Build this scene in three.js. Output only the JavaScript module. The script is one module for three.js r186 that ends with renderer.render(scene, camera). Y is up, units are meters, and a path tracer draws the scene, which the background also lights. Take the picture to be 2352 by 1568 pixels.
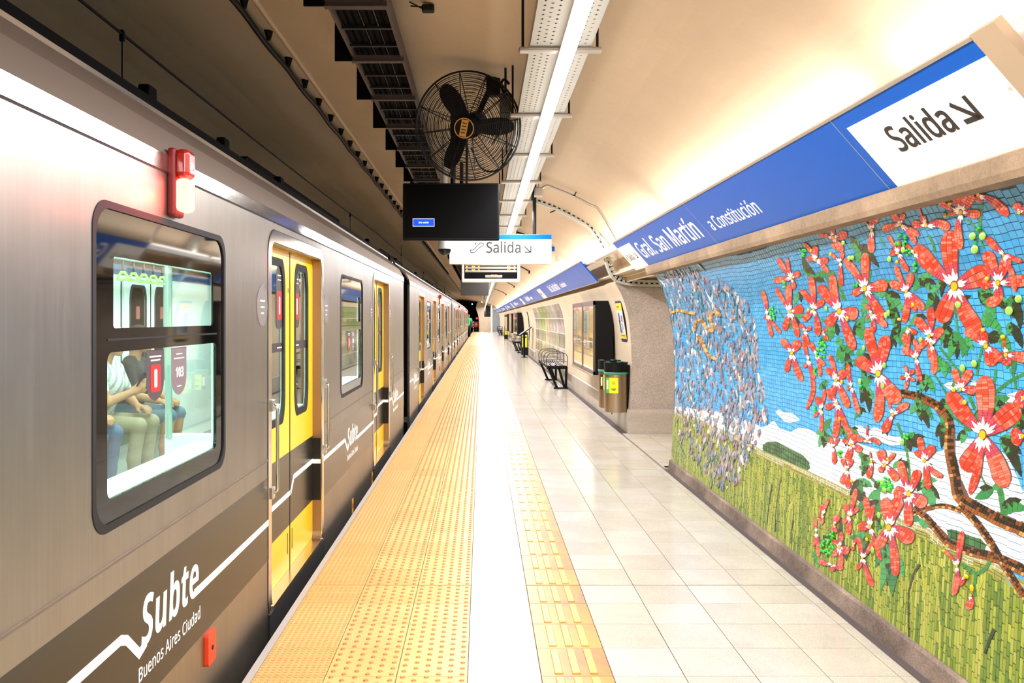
import * as THREE from 'three';
import { mergeGeometries, mergeVertices, toCreasedNormals } from 'three/addons/utils/BufferGeometryUtils.js';
import { RoundedBoxGeometry } from 'three/addons/geometries/RoundedBoxGeometry.js';
import { MarchingCubes } from 'three/addons/objects/MarchingCubes.js';
import { FontLoader } from 'three/addons/loaders/FontLoader.js';
import { RectAreaLightUniformsLib } from 'three/addons/lights/RectAreaLightUniformsLib.js';

// ------------------------------------------------------------------ camera, lights, exposure
// World: x to the right across the platform, y up from the platform floor, the station runs towards -z. "Z" below is the distance ahead (= -z).
const scene = new THREE.Scene();
scene.background = new THREE.Color(0x000000);
const EYE = 1.5, FOC = 1945, VX = 1106, VY = 730;              // shifted wide lens: principal point at the tunnel's vanishing point
const camera = new THREE.PerspectiveCamera(2 * Math.atan(838 / FOC) * 180 / Math.PI, 2492 / 1676, 0.05, 300);
camera.position.set(0, EYE, 0);
camera.setViewOffset(2492, 1676, 140, 108, 2352, 1568);
camera.updateProjectionMatrix();
const renderer = new THREE.WebGLRenderer({ antialias: true });
renderer.toneMapping = THREE.LinearToneMapping;
renderer.toneMappingExposure = 1.17;
renderer.shadowMap.enabled = true;
RectAreaLightUniformsLib.init();
const LED = { color: 0xfdfbff, intensity: 128, x: 0.405, y: 2.756 };   // suspended LED line over the platform
const COVE = { color: 0xfff6ee, intensity: 26 };                        // lamps hidden behind the sign fascia
const CAB = { color: 0xf1fffb, intensity: 30 };                         // strip lamps in the train saloon
const PASS = { color: 0xfffaf2, intensity: 26 };                        // lamp in the exit passage

function rectLight(color, intensity, w, h, pos, target) {
  const l = new THREE.RectAreaLight(color, intensity, w, h);
  l.position.copy(pos); l.lookAt(target); scene.add(l);
  return l;
}

// ------------------------------------------------------------------ helpers
let seedState = 20240611;
function rnd() { seedState = (seedState + 0x6d2b79f5) | 0; let t = Math.imul(seedState ^ (seedState >>> 15), 1 | seedState); t = (t + Math.imul(t ^ (t >>> 7), 61 | t)) ^ t; return ((t ^ (t >>> 14)) >>> 0) / 4294967296; }
const rr = (a, b) => a + (b - a) * rnd();
const V3 = (x, y, z) => new THREE.Vector3(x, y, z);
const P = (x, y, Z) => new THREE.Vector3(x, y, -Z);
const at = (px, py, Z) => P((px - VX) / FOC * Z, EYE - (py - VY) / FOC * Z, Z);   // photo pixel at a known distance ahead
const used = {};
function numbered(n) { const k = used[n] = (used[n] ?? -1) + 1; return k ? n + '_' + String(k).padStart(3, '0') : n; }
function obj(name, geo, mat, parent) {
  if (Array.isArray(geo)) geo = merge(geo);
  const m = new THREE.Mesh(geo, mat);
  m.castShadow = m.receiveShadow = true;
  m.name = parent ? name : numbered(name);
  (parent || scene).add(m);
  return m;
}
function tag(o, label, category, group, kind) {
  if (label) o.userData.label = label;
  if (category) o.userData.category = category;
  if (group) o.userData.group = group;
  if (kind) o.userData.kind = kind;
  return o;
}
function thing(name, label, category, pos, group) {
  const g = new THREE.Group(); g.name = numbered(name); scene.add(g);
  if (pos) g.position.copy(pos);
  return tag(g, label, category, group);
}
function part(name, parent) { const g = new THREE.Group(); g.name = name; parent.add(g); return g; }
function copyOf(root, label, group) {
  const r = root.clone(); r.name = numbered(root.name.replace(/_\d{3}$/, '')); scene.add(r);
  r.userData = { ...root.userData }; if (label) r.userData.label = label; if (group) r.userData.group = group;
  return r;
}
const struct = (name, geo, mat, label) => { const m = obj(name, geo, mat); m.userData.kind = 'structure'; if (label) m.userData.label = label; return m; };
function merge(list) {
  const a = list.map((g) => { const n = g.index ? g.toNonIndexed() : g; for (const k of Object.keys(n.attributes)) if (!['position', 'normal', 'uv', 'color'].includes(k)) n.deleteAttribute(k); return n; });
  const col = a.some((g) => g.attributes.color);
  if (col) for (const g of a) if (!g.attributes.color) g.setAttribute('color', new THREE.BufferAttribute(new Float32Array(g.attributes.position.count * 3).fill(1), 3));
  return a.length > 1 ? mergeGeometries(a) : a[0];
}
const bx = (w, h, d, x = 0, y = 0, z = 0) => new THREE.BoxGeometry(w, h, d).translate(x, y, z);
const rbx = (w, h, d, r, x = 0, y = 0, z = 0, s = 2) => new RoundedBoxGeometry(w, h, d, s, r).translate(x, y, z);
// box given by its ranges, Z ahead
const rg = (x0, x1, y0, y1, Z0, Z1) => bx(x1 - x0, y1 - y0, Z1 - Z0, (x0 + x1) / 2, (y0 + y1) / 2, -(Z0 + Z1) / 2);
const cyl = (r0, r1, h, n = 16, x = 0, y = 0, z = 0) => new THREE.CylinderGeometry(r0, r1, h, n).translate(x, y, z);
function rod(a, b, r, n = 8, r2 = r) {
  const d = b.clone().sub(a), L = d.length();
  const g = new THREE.CylinderGeometry(r2, r, L, n);
  g.applyQuaternion(new THREE.Quaternion().setFromUnitVectors(V3(0, 1, 0), d.normalize()));
  return g.translate((a.x + b.x) / 2, (a.y + b.y) / 2, (a.z + b.z) / 2);
}
function bar(a, b, w, h) {            // rectangular bar between two points
  const d = b.clone().sub(a), L = d.length(), g = new THREE.BoxGeometry(w, h, L);
  const m = new THREE.Matrix4().lookAt(a, b, Math.abs(d.x) + Math.abs(d.z) < 1e-4 ? V3(0, 0, 1) : V3(0, 1, 0));
  return g.applyMatrix4(m).translate((a.x + b.x) / 2, (a.y + b.y) / 2, (a.z + b.z) / 2);
}
const tube = (pts, r, seg = 24, n = 6, closed = false) => new THREE.TubeGeometry(new THREE.CatmullRomCurve3(pts, closed, 'catmullrom', 0.5), seg, r, n, closed);
const shapeOf = (pts) => new THREE.Shape(pts.map(([x, y]) => new THREE.Vector2(x, y)));
function rrect(x0, x1, y0, y1, r, S = THREE.Shape) {
  const s = new S();
  s.moveTo(x0 + r, y0); s.lineTo(x1 - r, y0); s.absarc(x1 - r, y0 + r, r, -Math.PI / 2, 0); s.lineTo(x1, y1 - r); s.absarc(x1 - r, y1 - r, r, 0, Math.PI / 2);
  s.lineTo(x0 + r, y1); s.absarc(x0 + r, y1 - r, r, Math.PI / 2, Math.PI); s.lineTo(x0, y0 + r); s.absarc(x0 + r, y0 + r, r, Math.PI, Math.PI * 1.5);
  return s;
}
const ext = (shape, depth, bevel = 0, seg = 6) => new THREE.ExtrudeGeometry(shape, { depth, bevelEnabled: bevel > 0, bevelThickness: bevel, bevelSize: bevel, bevelSegments: 2, curveSegments: seg });
// cross-section in x,y swept ahead from Z0 to Z1
const prism = (pts, Z0, Z1) => ext(pts.isShape ? pts : shapeOf(pts), Z1 - Z0).translate(0, 0, -Z1);
// plate drawn in (Z, y) and given a thickness towards +x, its back at x
const side = (shape, t, x, bevel = 0) => ext(shape, t, bevel).rotateY(Math.PI / 2).translate(x, 0, 0);
// strip of sheet following an open profile (x, y), thickness t outward (to the right of the direction of travel)
function sheet(prof, t, Z0, Z1) {
  const n = prof.length, out = [];
  for (let i = 0; i < n; i++) {
    const a = prof[Math.max(0, i - 1)], b = prof[Math.min(n - 1, i + 1)], dx = b[0] - a[0], dy = b[1] - a[1], L = Math.hypot(dx, dy);
    out.push([prof[i][0] + dy / L * t, prof[i][1] - dx / L * t]);
  }
  return prism([...prof, ...out.reverse()], Z0, Z1);
}
function smooth(pts, n) {              // resampled smooth curve through 2D points
  const c = new THREE.SplineCurve(pts.map(([x, y]) => new THREE.Vector2(x, y)));
  return c.getPoints(n).map((v) => [v.x, v.y]);
}
function paint(geo, hex, jitter = 0) {
  const c = new THREE.Color(hex); if (jitter) c.multiplyScalar(1 + rr(-jitter, jitter));
  const n = geo.attributes.position.count, a = new Float32Array(n * 3);
  for (let i = 0; i < n; i++) { a[3 * i] = c.r; a[3 * i + 1] = c.g; a[3 * i + 2] = c.b; }
  geo.setAttribute('color', new THREE.BufferAttribute(a, 3));
  return geo;
}
// ------------------------------------------------------------------ procedural textures
function noiseField(size, octaves, seed) {     // tileable value noise, 0..1
  const out = new Float32Array(size * size);
  let amp = 1, tot = 0, s = seed;
  const h = (x, y, p, k) => { let n = Math.imul((x % p + p) % p, 374761393) + Math.imul((y % p + p) % p, 668265263) + Math.imul(k, 974634781); n = Math.imul(n ^ (n >>> 13), 1274126177); return ((n ^ (n >>> 16)) >>> 0) / 4294967296; };
  for (const p of octaves) {
    s++;
    for (let y = 0; y < size; y++) for (let x = 0; x < size; x++) {
      const fx = x / size * p, fy = y / size * p, ix = Math.floor(fx), iy = Math.floor(fy), u = fx - ix, v = fy - iy, a = u * u * (3 - 2 * u), b = v * v * (3 - 2 * v);
      out[y * size + x] += amp * ((h(ix, iy, p, s) * (1 - a) + h(ix + 1, iy, p, s) * a) * (1 - b) + (h(ix, iy + 1, p, s) * (1 - a) + h(ix + 1, iy + 1, p, s) * a) * b);
    }
    tot += amp; amp *= 0.62;
  }
  for (let i = 0; i < out.length; i++) out[i] /= tot;
  return out;
}
function texFrom(size, f, repeat, srgb = true, sizeY = size) {
  const d = new Uint8Array(size * sizeY * 4);
  for (let y = 0; y < sizeY; y++) for (let x = 0; x < size; x++) { const c = f(x, y), k = (y * size + x) * 4; d[k] = c[0]; d[k + 1] = c[1]; d[k + 2] = c[2]; d[k + 3] = 255; }
  const t = new THREE.DataTexture(d, size, sizeY);
  t.magFilter = t.minFilter = THREE.LinearFilter; t.wrapS = t.wrapT = THREE.RepeatWrapping; t.repeat.set(...repeat);
  if (srgb) t.colorSpace = THREE.SRGBColorSpace;
  t.needsUpdate = true;
  return t;
}
const cl = (v) => Math.max(0, Math.min(255, v));
const N1 = noiseField(512, [4, 9, 21, 47, 120], 3), N2 = noiseField(512, [128, 256], 11), N3 = noiseField(512, [6, 14, 30], 31);
const tone = (base, coarse, fine, speck = 0) => (x, y) => {
  const i = (y % 512) * 512 + (x % 512), v = (N1[i] - 0.5) * coarse + (N2[i] - 0.5) * fine + (speck && N2[i] > 0.8 ? -speck : 0) + (speck && N2[i] < 0.22 ? speck * 0.6 : 0);
  return base.map((c, k) => cl(c + v * (1 + 0.12 * (1 - k))));
};
const T = {
  plaster: texFrom(512, tone([203, 185, 158], 26, 5), [0.45, 0.45]),
  vault: texFrom(512, tone([184, 163, 135], 18, 4), [0.3, 0.3]),
  granite: texFrom(512, tone([168, 155, 143], 20, 84, 16), [1.4, 1.4]),
  plinth: texFrom(512, tone([178, 166, 152], 28, 44, 8), [1.3, 1.3]),
  terrazzo: texFrom(512, tone([186, 179, 166], 14, 34, 10), [2.2, 2.2]),
  concrete: texFrom(512, tone([146, 123, 96], 70, 24, 8), [0.8, 0.8]),
  curb: texFrom(512, tone([122, 105, 92], 90, 34, 12), [0.9, 0.9]),
  gutter: texFrom(512, tone([84, 73, 69], 50, 22, 8), [1, 1]),
  yellow: texFrom(512, tone([198, 166, 102], 22, 14, 5), [1.1, 1.1]),
  tactile: texFrom(512, (x, y) => { const i = y * 512 + x, v = N1[i], w = N3[i], k = Math.max(0, (w - 0.5) * 2.4); return [cl(222 - k * 20 + (v - .5) * 20), cl(182 - k * 34 + (v - .5) * 26), cl(84 + k * 56 + (v - .5) * 20)]; }, [1.3, 1.3]),
  whitepaint: texFrom(512, tone([220, 219, 215], 8, 5), [1, 1]),
  steelRough: texFrom(512, (x, y) => { const a = N1[((y >> 3) & 511) * 512 + x], b = N2[((y >> 4) & 511) * 512 + x], v = 160 + (a - .5) * 44 + (b - .5) * 26; return [v, v, v]; }, [1.2, 0.6], false),
  steel: texFrom(512, (x, y) => { const a = N1[((y >> 2) & 511) * 512 + x], b = N2[((y >> 5) & 511) * 512 + x], c = N3[y * 512 + x], v = (a - .5) * 12 + (b - .5) * 7 + (c - .5) * 14; return [cl(156 + v), cl(151 + v), cl(143 + v)]; }, [0.7, 0.35]),
  fineBump: texFrom(512, (x, y) => { const v = 128 + (N1[y * 512 + x] - .5) * 200; return [v, v, v]; }, [0.6, 0.6], false),
  grainBump: texFrom(512, (x, y) => { const v = 128 + (N2[y * 512 + x] - .5) * 240; return [v, v, v]; }, [2, 2], false),
};
const std = (o) => new THREE.MeshStandardMaterial(o);
const phy = (o) => new THREE.MeshPhysicalMaterial(o);
const M = {
  vault: std({ map: T.vault, roughness: 0.62, bumpMap: T.fineBump, bumpScale: 0.004 }),
  plaster: std({ map: T.plaster, roughness: 0.55, bumpMap: T.fineBump, bumpScale: 0.002 }),
  granite: std({ map: T.granite, roughness: 0.5, bumpMap: T.grainBump, bumpScale: 0.0015 }),
  plinth: std({ map: T.plinth, roughness: 0.4 }),
  terrazzo: std({ map: T.terrazzo, roughness: 0.17 }),
  whitepaint: std({ map: T.whitepaint, roughness: 0.2 }),
  joint: std({ color: 0x6b5f53, roughness: 0.9 }),
  concrete: std({ map: T.concrete, roughness: 0.85, bumpMap: T.grainBump, bumpScale: 0.0015 }),
  curb: std({ map: T.curb, roughness: 0.9, bumpMap: T.grainBump, bumpScale: 0.002 }),
  gutter: std({ map: T.gutter, roughness: 0.85 }),
  yellow: std({ map: T.yellow, roughness: 0.4 }),
  stud: std({ color: 0xae7c40, roughness: 0.45 }),
  fineStud: std({ color: 0xcf9f60, roughness: 0.45 }),
  tactile: std({ map: T.tactile, roughness: 0.4 }),
  nosing: std({ color: 0xa39a90, roughness: 0.7 }),
  dark: phy({ color: 0x050404, roughness: 0.8, specularIntensity: 0.12 }),
  trackdark: std({ color: 0x1c1815, roughness: 0.95 }),
  steel: std({ map: T.steel, metalness: 1, roughness: 0.6, roughnessMap: T.steelRough }),
  steelBright: std({ color: 0xd8d2ca, metalness: 1, roughness: 0.3, roughnessMap: T.steelRough }),
  roofSteel: std({ color: 0x8a7d72, metalness: 0.9, roughness: 0.5 }),
  jamb: std({ color: 0x9c8466, metalness: 1, roughness: 0.42 }),
  chrome: std({ color: 0xdad6d0, metalness: 1, roughness: 0.2 }),
  film: phy({ color: 0x2b2721, roughness: 0.22, specularIntensity: 0.45 }),
  white: std({ color: 0xf6f4ee, roughness: 0.45 }),
  lettering: std({ color: 0xfaf7ef, roughness: 0.5 }),
  yellowDoor: std({ color: 0xffc800, roughness: 0.25 }),
  interior: std({ color: 0xeef4f0, roughness: 0.4 }),
  rubber: std({ color: 0x0c0b0b, roughness: 0.7 }),
  blackGlass: std({ color: 0x060607, roughness: 0.04 }),
  glass: phy({ color: 0xf2fffa, roughness: 0.02, transmission: 1, thickness: 0, ior: 1.5 }),
  black: phy({ color: 0x050506, roughness: 0.6, specularIntensity: 0.4 }),
  blackMetal: phy({ color: 0x0a0b0d, roughness: 0.5, specularIntensity: 0.5 }),
  blackScreen: phy({ color: 0x020202, roughness: 0.4, specularIntensity: 0.15 }),
  blue: phy({ color: 0x0057b8, roughness: 0.35, specularIntensity: 0.2 }),
  signWhite: std({ color: 0xfbf8ee, roughness: 0.3 }),
  ink: std({ color: 0x141011, roughness: 0.5 }),
  greyInk: std({ color: 0x3a3d48, roughness: 0.5 }),
  alu: std({ color: 0xb9b4ad, metalness: 0.8, roughness: 0.4 }),
  galv: std({ color: 0xb9bab2, metalness: 0.2, roughness: 0.55 }),
  binSteel: std({ color: 0xb3a28c, metalness: 1, roughness: 0.35 }),
  sticker: std({ color: 0xe8e40c, roughness: 0.5 }),
  green: std({ color: 0x3fae4f, roughness: 0.5 }),
  tube: std({ color: 0xffffff, emissive: 0xfdfbff, emissiveIntensity: 4 }),
  coveTube: std({ color: 0xffffff, emissive: 0xfff2e2, emissiveIntensity: 4 }),
  cabTube: std({ color: 0xffffff, emissive: 0xeafff8, emissiveIntensity: 4 }),
};
const font = await new FontLoader().loadAsync('fonts/droid/droid_sans_regular.typeface.json');
const fontB = await new FontLoader().loadAsync('fonts/droid/droid_sans_bold.typeface.json');
const capOf = (f) => f.capHeight ??= Math.max(...f.generateShapes('H', 1).flatMap((q) => q.getPoints().map((p) => p.y)));
// flat lettering drawn in x,y (baseline at y = 0, left edge at x = 0), cap height in metres
function letters(str, cap, f = font, fat = 0, sx = 1) {
  const g = new THREE.ExtrudeGeometry(f.generateShapes(str, cap / capOf(f)), { depth: 0.001, bevelEnabled: fat > 0, bevelThickness: 0.0004, bevelSize: fat * cap, bevelSegments: 1, curveSegments: 5 });
  g.computeBoundingBox(); g.translate(-g.boundingBox.min.x, 0, 0); g.scale(sx, 1, 1); g.computeBoundingBox();
  return g;
}
const widthOf = (g) => { g.computeBoundingBox(); return g.boundingBox.max.x; };
function ribbon(pts, w, depth = 0.001) {      // flat line of constant width through 2D points, mitred
  const L = [], R = [];
  for (let i = 0; i < pts.length; i++) {
    const a = pts[Math.max(0, i - 1)], b = pts[i], c = pts[Math.min(pts.length - 1, i + 1)];
    let d1 = new THREE.Vector2(b[0] - a[0], b[1] - a[1]), d2 = new THREE.Vector2(c[0] - b[0], c[1] - b[1]);
    if (i === 0) d1 = d2.clone(); if (i === pts.length - 1) d2 = d1.clone();
    d1.normalize(); d2.normalize();
    const n = new THREE.Vector2(-d1.y - d2.y, d1.x + d2.x).normalize(), k = w / 2 / Math.max(0.35, n.x * -d1.y + n.y * d1.x);
    L.push([b[0] + n.x * k, b[1] + n.y * k]); R.push([b[0] - n.x * k, b[1] - n.y * k]);
  }
  return ext(shapeOf([...L, ...R.reverse()]), depth);
}
// arrow pointing down right, in a unit square
const arrowGeo = (s, w) => merge([ribbon([[0, s], [s * 0.93, s * 0.07]], w), ribbon([[s, s * 0.98], [s, 0], [s * 0.02, 0]].map(([x, y]) => [x, y + w / 2]), w)]);
// ------------------------------------------------------------------ the station shell
const LENGTH = 92, BACK = -5, EDGE = -0.975;
const WALL = smooth([[1.888, 0], [1.905, 0.3], [1.924, 0.65], [1.93, 1.0], [1.9, 1.44], [1.82, 1.755], [1.716, 1.955]], 28);
function wallX(y) {                                       // inner face of the curved platform wall at height y
  for (let i = 1; i < WALL.length; i++) if (y <= WALL[i][1] || i === WALL.length - 1) { const [x0, y0] = WALL[i - 1], [x1, y1] = WALL[i]; return x0 + (x1 - x0) * (y - y0) / (y1 - y0); }
}
const VAULT = smooth([[1.86, 1.96], [1.79, 2.2], [1.62, 2.48], [1.36, 2.71], [0.95, 2.935], [0.45, 3.1], [-0.1, 3.22], [-0.7, 3.345], [-1.5, 3.47], [-2.4, 3.53], [-3.3, 3.38], [-4.0, 2.95], [-4.4, 2.3], [-4.5, 1.0], [-4.5, -1.1]], 64);
function vaultY(x) { for (let i = 1; i < VAULT.length; i++) if (VAULT[i][0] <= x) { const [x0, y0] = VAULT[i - 1], [x1, y1] = VAULT[i]; return y0 + (y1 - y0) * (x - x0) / (x1 - x0); } return 0; }
struct('ceiling', sheet(VAULT, 0.25, BACK, LENGTH + 26), M.vault, 'cream plastered barrel vault over platform and track');
struct('trim_vault', [cyl(0.02, 0.02, LENGTH - 1, 8).rotateX(Math.PI / 2).translate(-1.39, vaultY(-1.39) - 0.003, -(LENGTH - 1) / 2)], M.vault, 'plaster bead running along the vault above the platform edge');
const OPEN0 = 8.46, OPEN1 = 11.0;                          // exit passage between these distances
struct('wall_right', sheet(WALL, 0.22, BACK, OPEN0), std({ color: 0x4c5a60, roughness: 0.9 }), 'curved platform wall that carries the flower mosaic');
{
  const far = sheet(WALL.map(([x, y]) => [x + 0.02, y]), 0.22, OPEN1 + 0.03, LENGTH);
  struct('wall_right', far, M.plaster, 'curved beige plastered platform wall beyond the exit passage');
  const end = [...WALL.map(([x, y]) => [x + 0.02, y]), [1.9, 2.02], [5.2, 2.02], [5.2, 0]];
  struct('wall_passage', prism(end, OPEN1, OPEN1 + 0.03), M.granite, 'grey granite end wall of the exit passage');
  const plinth = (x0, x1) => [[x0, 0], [x0 + 0.012, 0.3], [x0 + 0.03, 0.312], [x1, 0.312], [x1, 0]];
  struct('baseboard_passage', [rg(1.893, 5.2, 0, 0.312, OPEN1 - 0.03, OPEN1)], M.plinth, 'pale stone plinth under the granite wall');
  for (const [a, b, n] of [[OPEN1, 19.6, 5], [30.1, LENGTH, 6]]) for (let k = 0; k < n; k++) {
    const z0 = a + (b - a) * k / n, z1 = a + (b - a) * (k + 1) / n - 0.006;
    struct('baseboard_right', prism(plinth(1.893, 1.94), z0, z1), M.plinth, 'pale stone plinth along the plastered wall');
  }
  struct('wall_passage_rear', [rg(5.2, 5.4, 0, 2.3, OPEN0 - 0.3, OPEN1 + 0.3)], M.plaster, 'back wall of the exit passage');
  struct('wall_passage_near', [rg(1.96, 5.2, 0, 2.02, OPEN0 - 0.2, OPEN0)], M.plaster, 'near side wall of the exit passage');
  struct('ceiling_passage', [rg(1.8, 5.4, 2.02, 2.25, OPEN0 - 0.2, OPEN1 + 0.1)], M.plaster, 'low plastered ceiling of the exit passage');
  struct('wall_back', [rg(-4.8, 5.4, -1.3, 3.9, BACK - 0.2, BACK)], M.plaster, 'end wall behind the viewer');
}
// far end: platform end wall with an arched grille, and the running tunnel beside it
{
  const outline = [[-0.24, -1.1], [-0.26, 0.9], [-0.36, 1.8], [-0.62, 2.55], [-0.5, 3.1], [-0.2, 3.4], [0.4, 3.4], [1.4, 2.9], [2.1, 2.2], [2.1, -1.1]];
  const s = shapeOf(outline), arch = new THREE.Path();
  arch.moveTo(0.28, 1.62); arch.lineTo(0.98, 1.62); arch.lineTo(0.98, 2.55); arch.absarc(0.63, 2.52, 0.35, 0, Math.PI); arch.lineTo(0.28, 1.62); s.holes.push(arch);
  struct('wall_end', [ext(s, 0.3).translate(0, 0, -LENGTH - 0.3)], M.plaster, 'pale end wall of the platform with an arched opening');
  const w = thing('arched_window', 'dark arched barred window in the platform end wall', 'window', P(0.63, 1.62, LENGTH + 0.1)); w.name = 'window_1'; w.userData.kind = 'structure';
  const pane = new THREE.Shape(); pane.moveTo(-0.35, 0); pane.lineTo(0.35, 0); pane.lineTo(0.35, 0.9); pane.absarc(0, 0.9, 0.35, 0, Math.PI); pane.lineTo(-0.35, 0);
  obj('pane', ext(pane, 0.02).translate(0, 0, -0.1), M.blackGlass, w);
  for (let k = 0; k < 5; k++) obj('window_bar', rod(V3(-0.28 + k * 0.14, 0, 0), V3(-0.28 + k * 0.14, 1.12, 0), 0.012), M.blackMetal, w);
  obj('window_bar', bx(0.7, 0.02, 0.02, 0, 0.6, 0), M.blackMetal, w);
  struct('wall_tunnel', [rg(-4.6, 2.2, -1.1, 3.7, LENGTH + 25.8, LENGTH + 26)], M.trackdark, 'dark end of the running tunnel');
  struct('wall_tunnel_lining', [rg(-0.2, 0.1, -1.1, 3.6, LENGTH + 0.3, LENGTH + 25.8)], M.trackdark, 'dark lining of the running tunnel');
}
struct('platform_slab', [rg(EDGE + 0.005, 5.4, -1.1, -0.02, BACK, LENGTH)], std({ color: 0x4a433c, roughness: 0.95 }), 'concrete body of the platform');
struct('track_bed', [rg(-4.6, EDGE + 0.005, -1.3, -1.1, BACK, LENGTH + 26), rg(EDGE, 0.2, -1.3, -1.1, LENGTH, LENGTH + 26)], M.trackdark, 'dark ballastless track bed under the train');
for (const x of [-3.09, -1.65]) { const t = tag(obj('running_rail', [rg(x - 0.03, x + 0.03, -1.09, -0.96, BACK, LENGTH + 25)], M.roofSteel), x < -2 ? 'steel running rail under the train, on the tunnel wall side' : 'steel running rail under the train, on the platform side', 'rail'); t.userData.kind = 'structure'; }
struct('trim_platform_edge', [rg(EDGE - 0.012, EDGE + 0.022, -0.16, 0.0, BACK, LENGTH)], M.nosing, 'worn grey nosing strip of the platform edge');
// floor: rows of tiles, each tile its own part near the viewer
{
  const floor = new THREE.Group(); floor.name = 'floor'; scene.add(floor); tag(floor, 'tiled platform floor with yellow tactile paving and a white band', null, null, 'structure');
  const TS = 0.3014, Z0 = 4.755 - 6 * TS, NEAR = 48;                      // first row starts out of frame
  obj('bedding', rg(EDGE + 0.02, 5.2, -0.03, -0.009, BACK, LENGTH), M.joint, floor);
  const tile = (w, d, k = 0) => { const g = new RoundedBoxGeometry(w, 0.012, d, 1, 0.0012).translate(0, -0.006, 0); const p = g.attributes.position, u = g.attributes.uv; for (let i = 0; i < p.count; i++) u.setXY(i, p.getX(i) + k * 0.37, p.getZ(i) + k * 0.71); return g; };
  const variants = (w) => [0, 1, 2, 3, 4].map((k) => tile(w - 0.0035, TS - 0.0035, k));
  const tones = (m, hexes) => hexes.map((h) => { const c = m.clone(); c.color.set(h); return c; });
  const FM = tones(M.terrazzo, [0xffffff, 0xfaf7f3, 0xfcf9f4, 0xf6f3ee]), YM = tones(M.yellow, [0xffffff, 0xf8f0e6, 0xfffaf0]), TM = tones(M.tactile, [0xcdb092, 0xc6a58c, 0xd2b890]), BM = tones(M.tactile, [0xeee6dc, 0xe8d8cc, 0xf2e8d8]);
  const cols = [[-0.058, 0.25, 'white'], [0.25, 0.552, 'bar'], [0.552, 0.852, 'plain'], [0.852, 1.15, 'plain'], [1.15, 1.45, 'plain'], [1.45, 1.75, 'plain'], [1.75, 1.808, 'plain']];
  const dots = [[EDGE + 0.022, -0.655, 'fine'], [-0.655, -0.356, 'coarse'], [-0.356, -0.058, 'coarse']];
  const studGeo = new THREE.CylinderGeometry(0.0075, 0.0115, 0.0055, 10).translate(0, 0.0027, 0);
  const fineGeo = rbx(0.017, 0.008, 0.012, 0.003, 0, 0, 0, 1);
  const spots = (w, kind) => { const o = []; if (kind === 'coarse') for (let r = 0; r < 10; r++) for (let c = 0; c < 3; c++) o.push([-w / 2 + 0.026 + c * w / 3 + (r % 2) * w / 6, -TS / 2 + (r + 0.5) * TS / 10]); else for (let r = 0; r < 12; r++) for (let c = 0; c < 11; c++) o.push([-w / 2 + (c + 0.5) * w / 11, -TS / 2 + (r + 0.5) * TS / 12]); return o; };
  const studs = {}; for (const [a, b, k] of dots) studs[k] ??= merge(spots(b - a, k).map(([x, z]) => (k === 'coarse' ? studGeo : fineGeo).clone().translate(x, 0, z)));
  const tg = {}; for (const [a, b] of [...cols, ...dots]) tg[(b - a).toFixed(3)] ??= variants(b - a);
  const barGeo = rbx(0.036, 0.012, TS - 0.04, 0.004, 0, 0, 0, 2);
  const inst = {};                                                           // far rows
  for (let r = 0; r < 145; r++) {
    const zc = Z0 + (r + 0.5) * TS, nudge = ((r - 6) % 12 === 0 && r >= 6) ? 0.003 : 0;
    for (const [a, b, kind] of [...dots, ...cols]) {
      const xc = (a + b) / 2, v = tg[(b - a).toFixed(3)][Math.floor(rnd() * 5)], base = kind === 'white' ? [M.whitepaint] : kind === 'plain' ? FM : kind === 'bar' ? TM : YM, m = base[Math.floor(rnd() * base.length)];
      if (r < NEAR) {
        const t = obj(kind === 'white' ? 'white_tile' : kind === 'plain' ? 'floor_tile' : kind === 'bar' ? 'guiding_tile' : 'warning_tile', v, m, floor);
        t.position.set(xc, (rnd() - 0.5) * 0.0006, -zc - nudge); if (nudge) t.scale.z = 0.975;
        if (kind === 'bar') for (let k = -1; k <= 1; k++) { const q = obj('bar', barGeo, BM[(r + k + 1) % 3], t); q.position.set(k * 0.074, 0, 0); }
        if (kind === 'coarse' && r >= 1 && r < 6) for (const [x, z] of spots(b - a, kind)) { const q = obj('stud', studGeo, M.stud, t); q.position.set(x, 0, z); }
        else if (kind === 'coarse' || kind === 'fine') { const q = obj('studs', studs[kind], kind === 'fine' ? M.fineStud : M.stud, t); q.userData.kind = 'stuff'; }
      } else { const key = kind + a; (inst[key] ??= { g: kind === 'bar' ? merge([v, ...[-1, 0, 1].map((k) => barGeo.clone().translate(k * 0.074, 0, 0))]) : v, m: base[0], kind, list: [] }).list.push([xc, -zc]); }
    }
  }
  for (const q of Object.values(inst)) {
    const put = (name, g, m) => { const im = new THREE.InstancedMesh(g, m, q.list.length); im.name = name; q.list.forEach(([x, z], i) => im.setMatrixAt(i, new THREE.Matrix4().makeTranslation(x, 0, z))); im.userData.kind = 'stuff'; im.castShadow = im.receiveShadow = true; floor.add(im); };
    put('far_tiles', q.g, q.m);
    if (q.kind === 'coarse' || q.kind === 'fine') put('far_studs', studs[q.kind], q.kind === 'fine' ? M.fineStud : M.stud);
  }
  const zf = Z0 + 145 * TS;
  obj('far_warning_paving', rg(EDGE + 0.02, -0.058, -0.012, 0, zf, LENGTH), M.yellow, floor);
  obj('far_white_band', rg(-0.056, 0.248, -0.012, 0, zf, LENGTH), M.whitepaint, floor);
  obj('far_guiding_paving', rg(0.252, 0.55, -0.012, 0, zf, LENGTH), M.tactile, floor);
  obj('far_floor_paving', rg(0.554, 1.808, -0.012, 0, zf, LENGTH), M.terrazzo, floor);
  obj('near_paving', rg(EDGE + 0.02, -0.058, -0.012, 0, BACK, Z0), M.yellow, floor);
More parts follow.
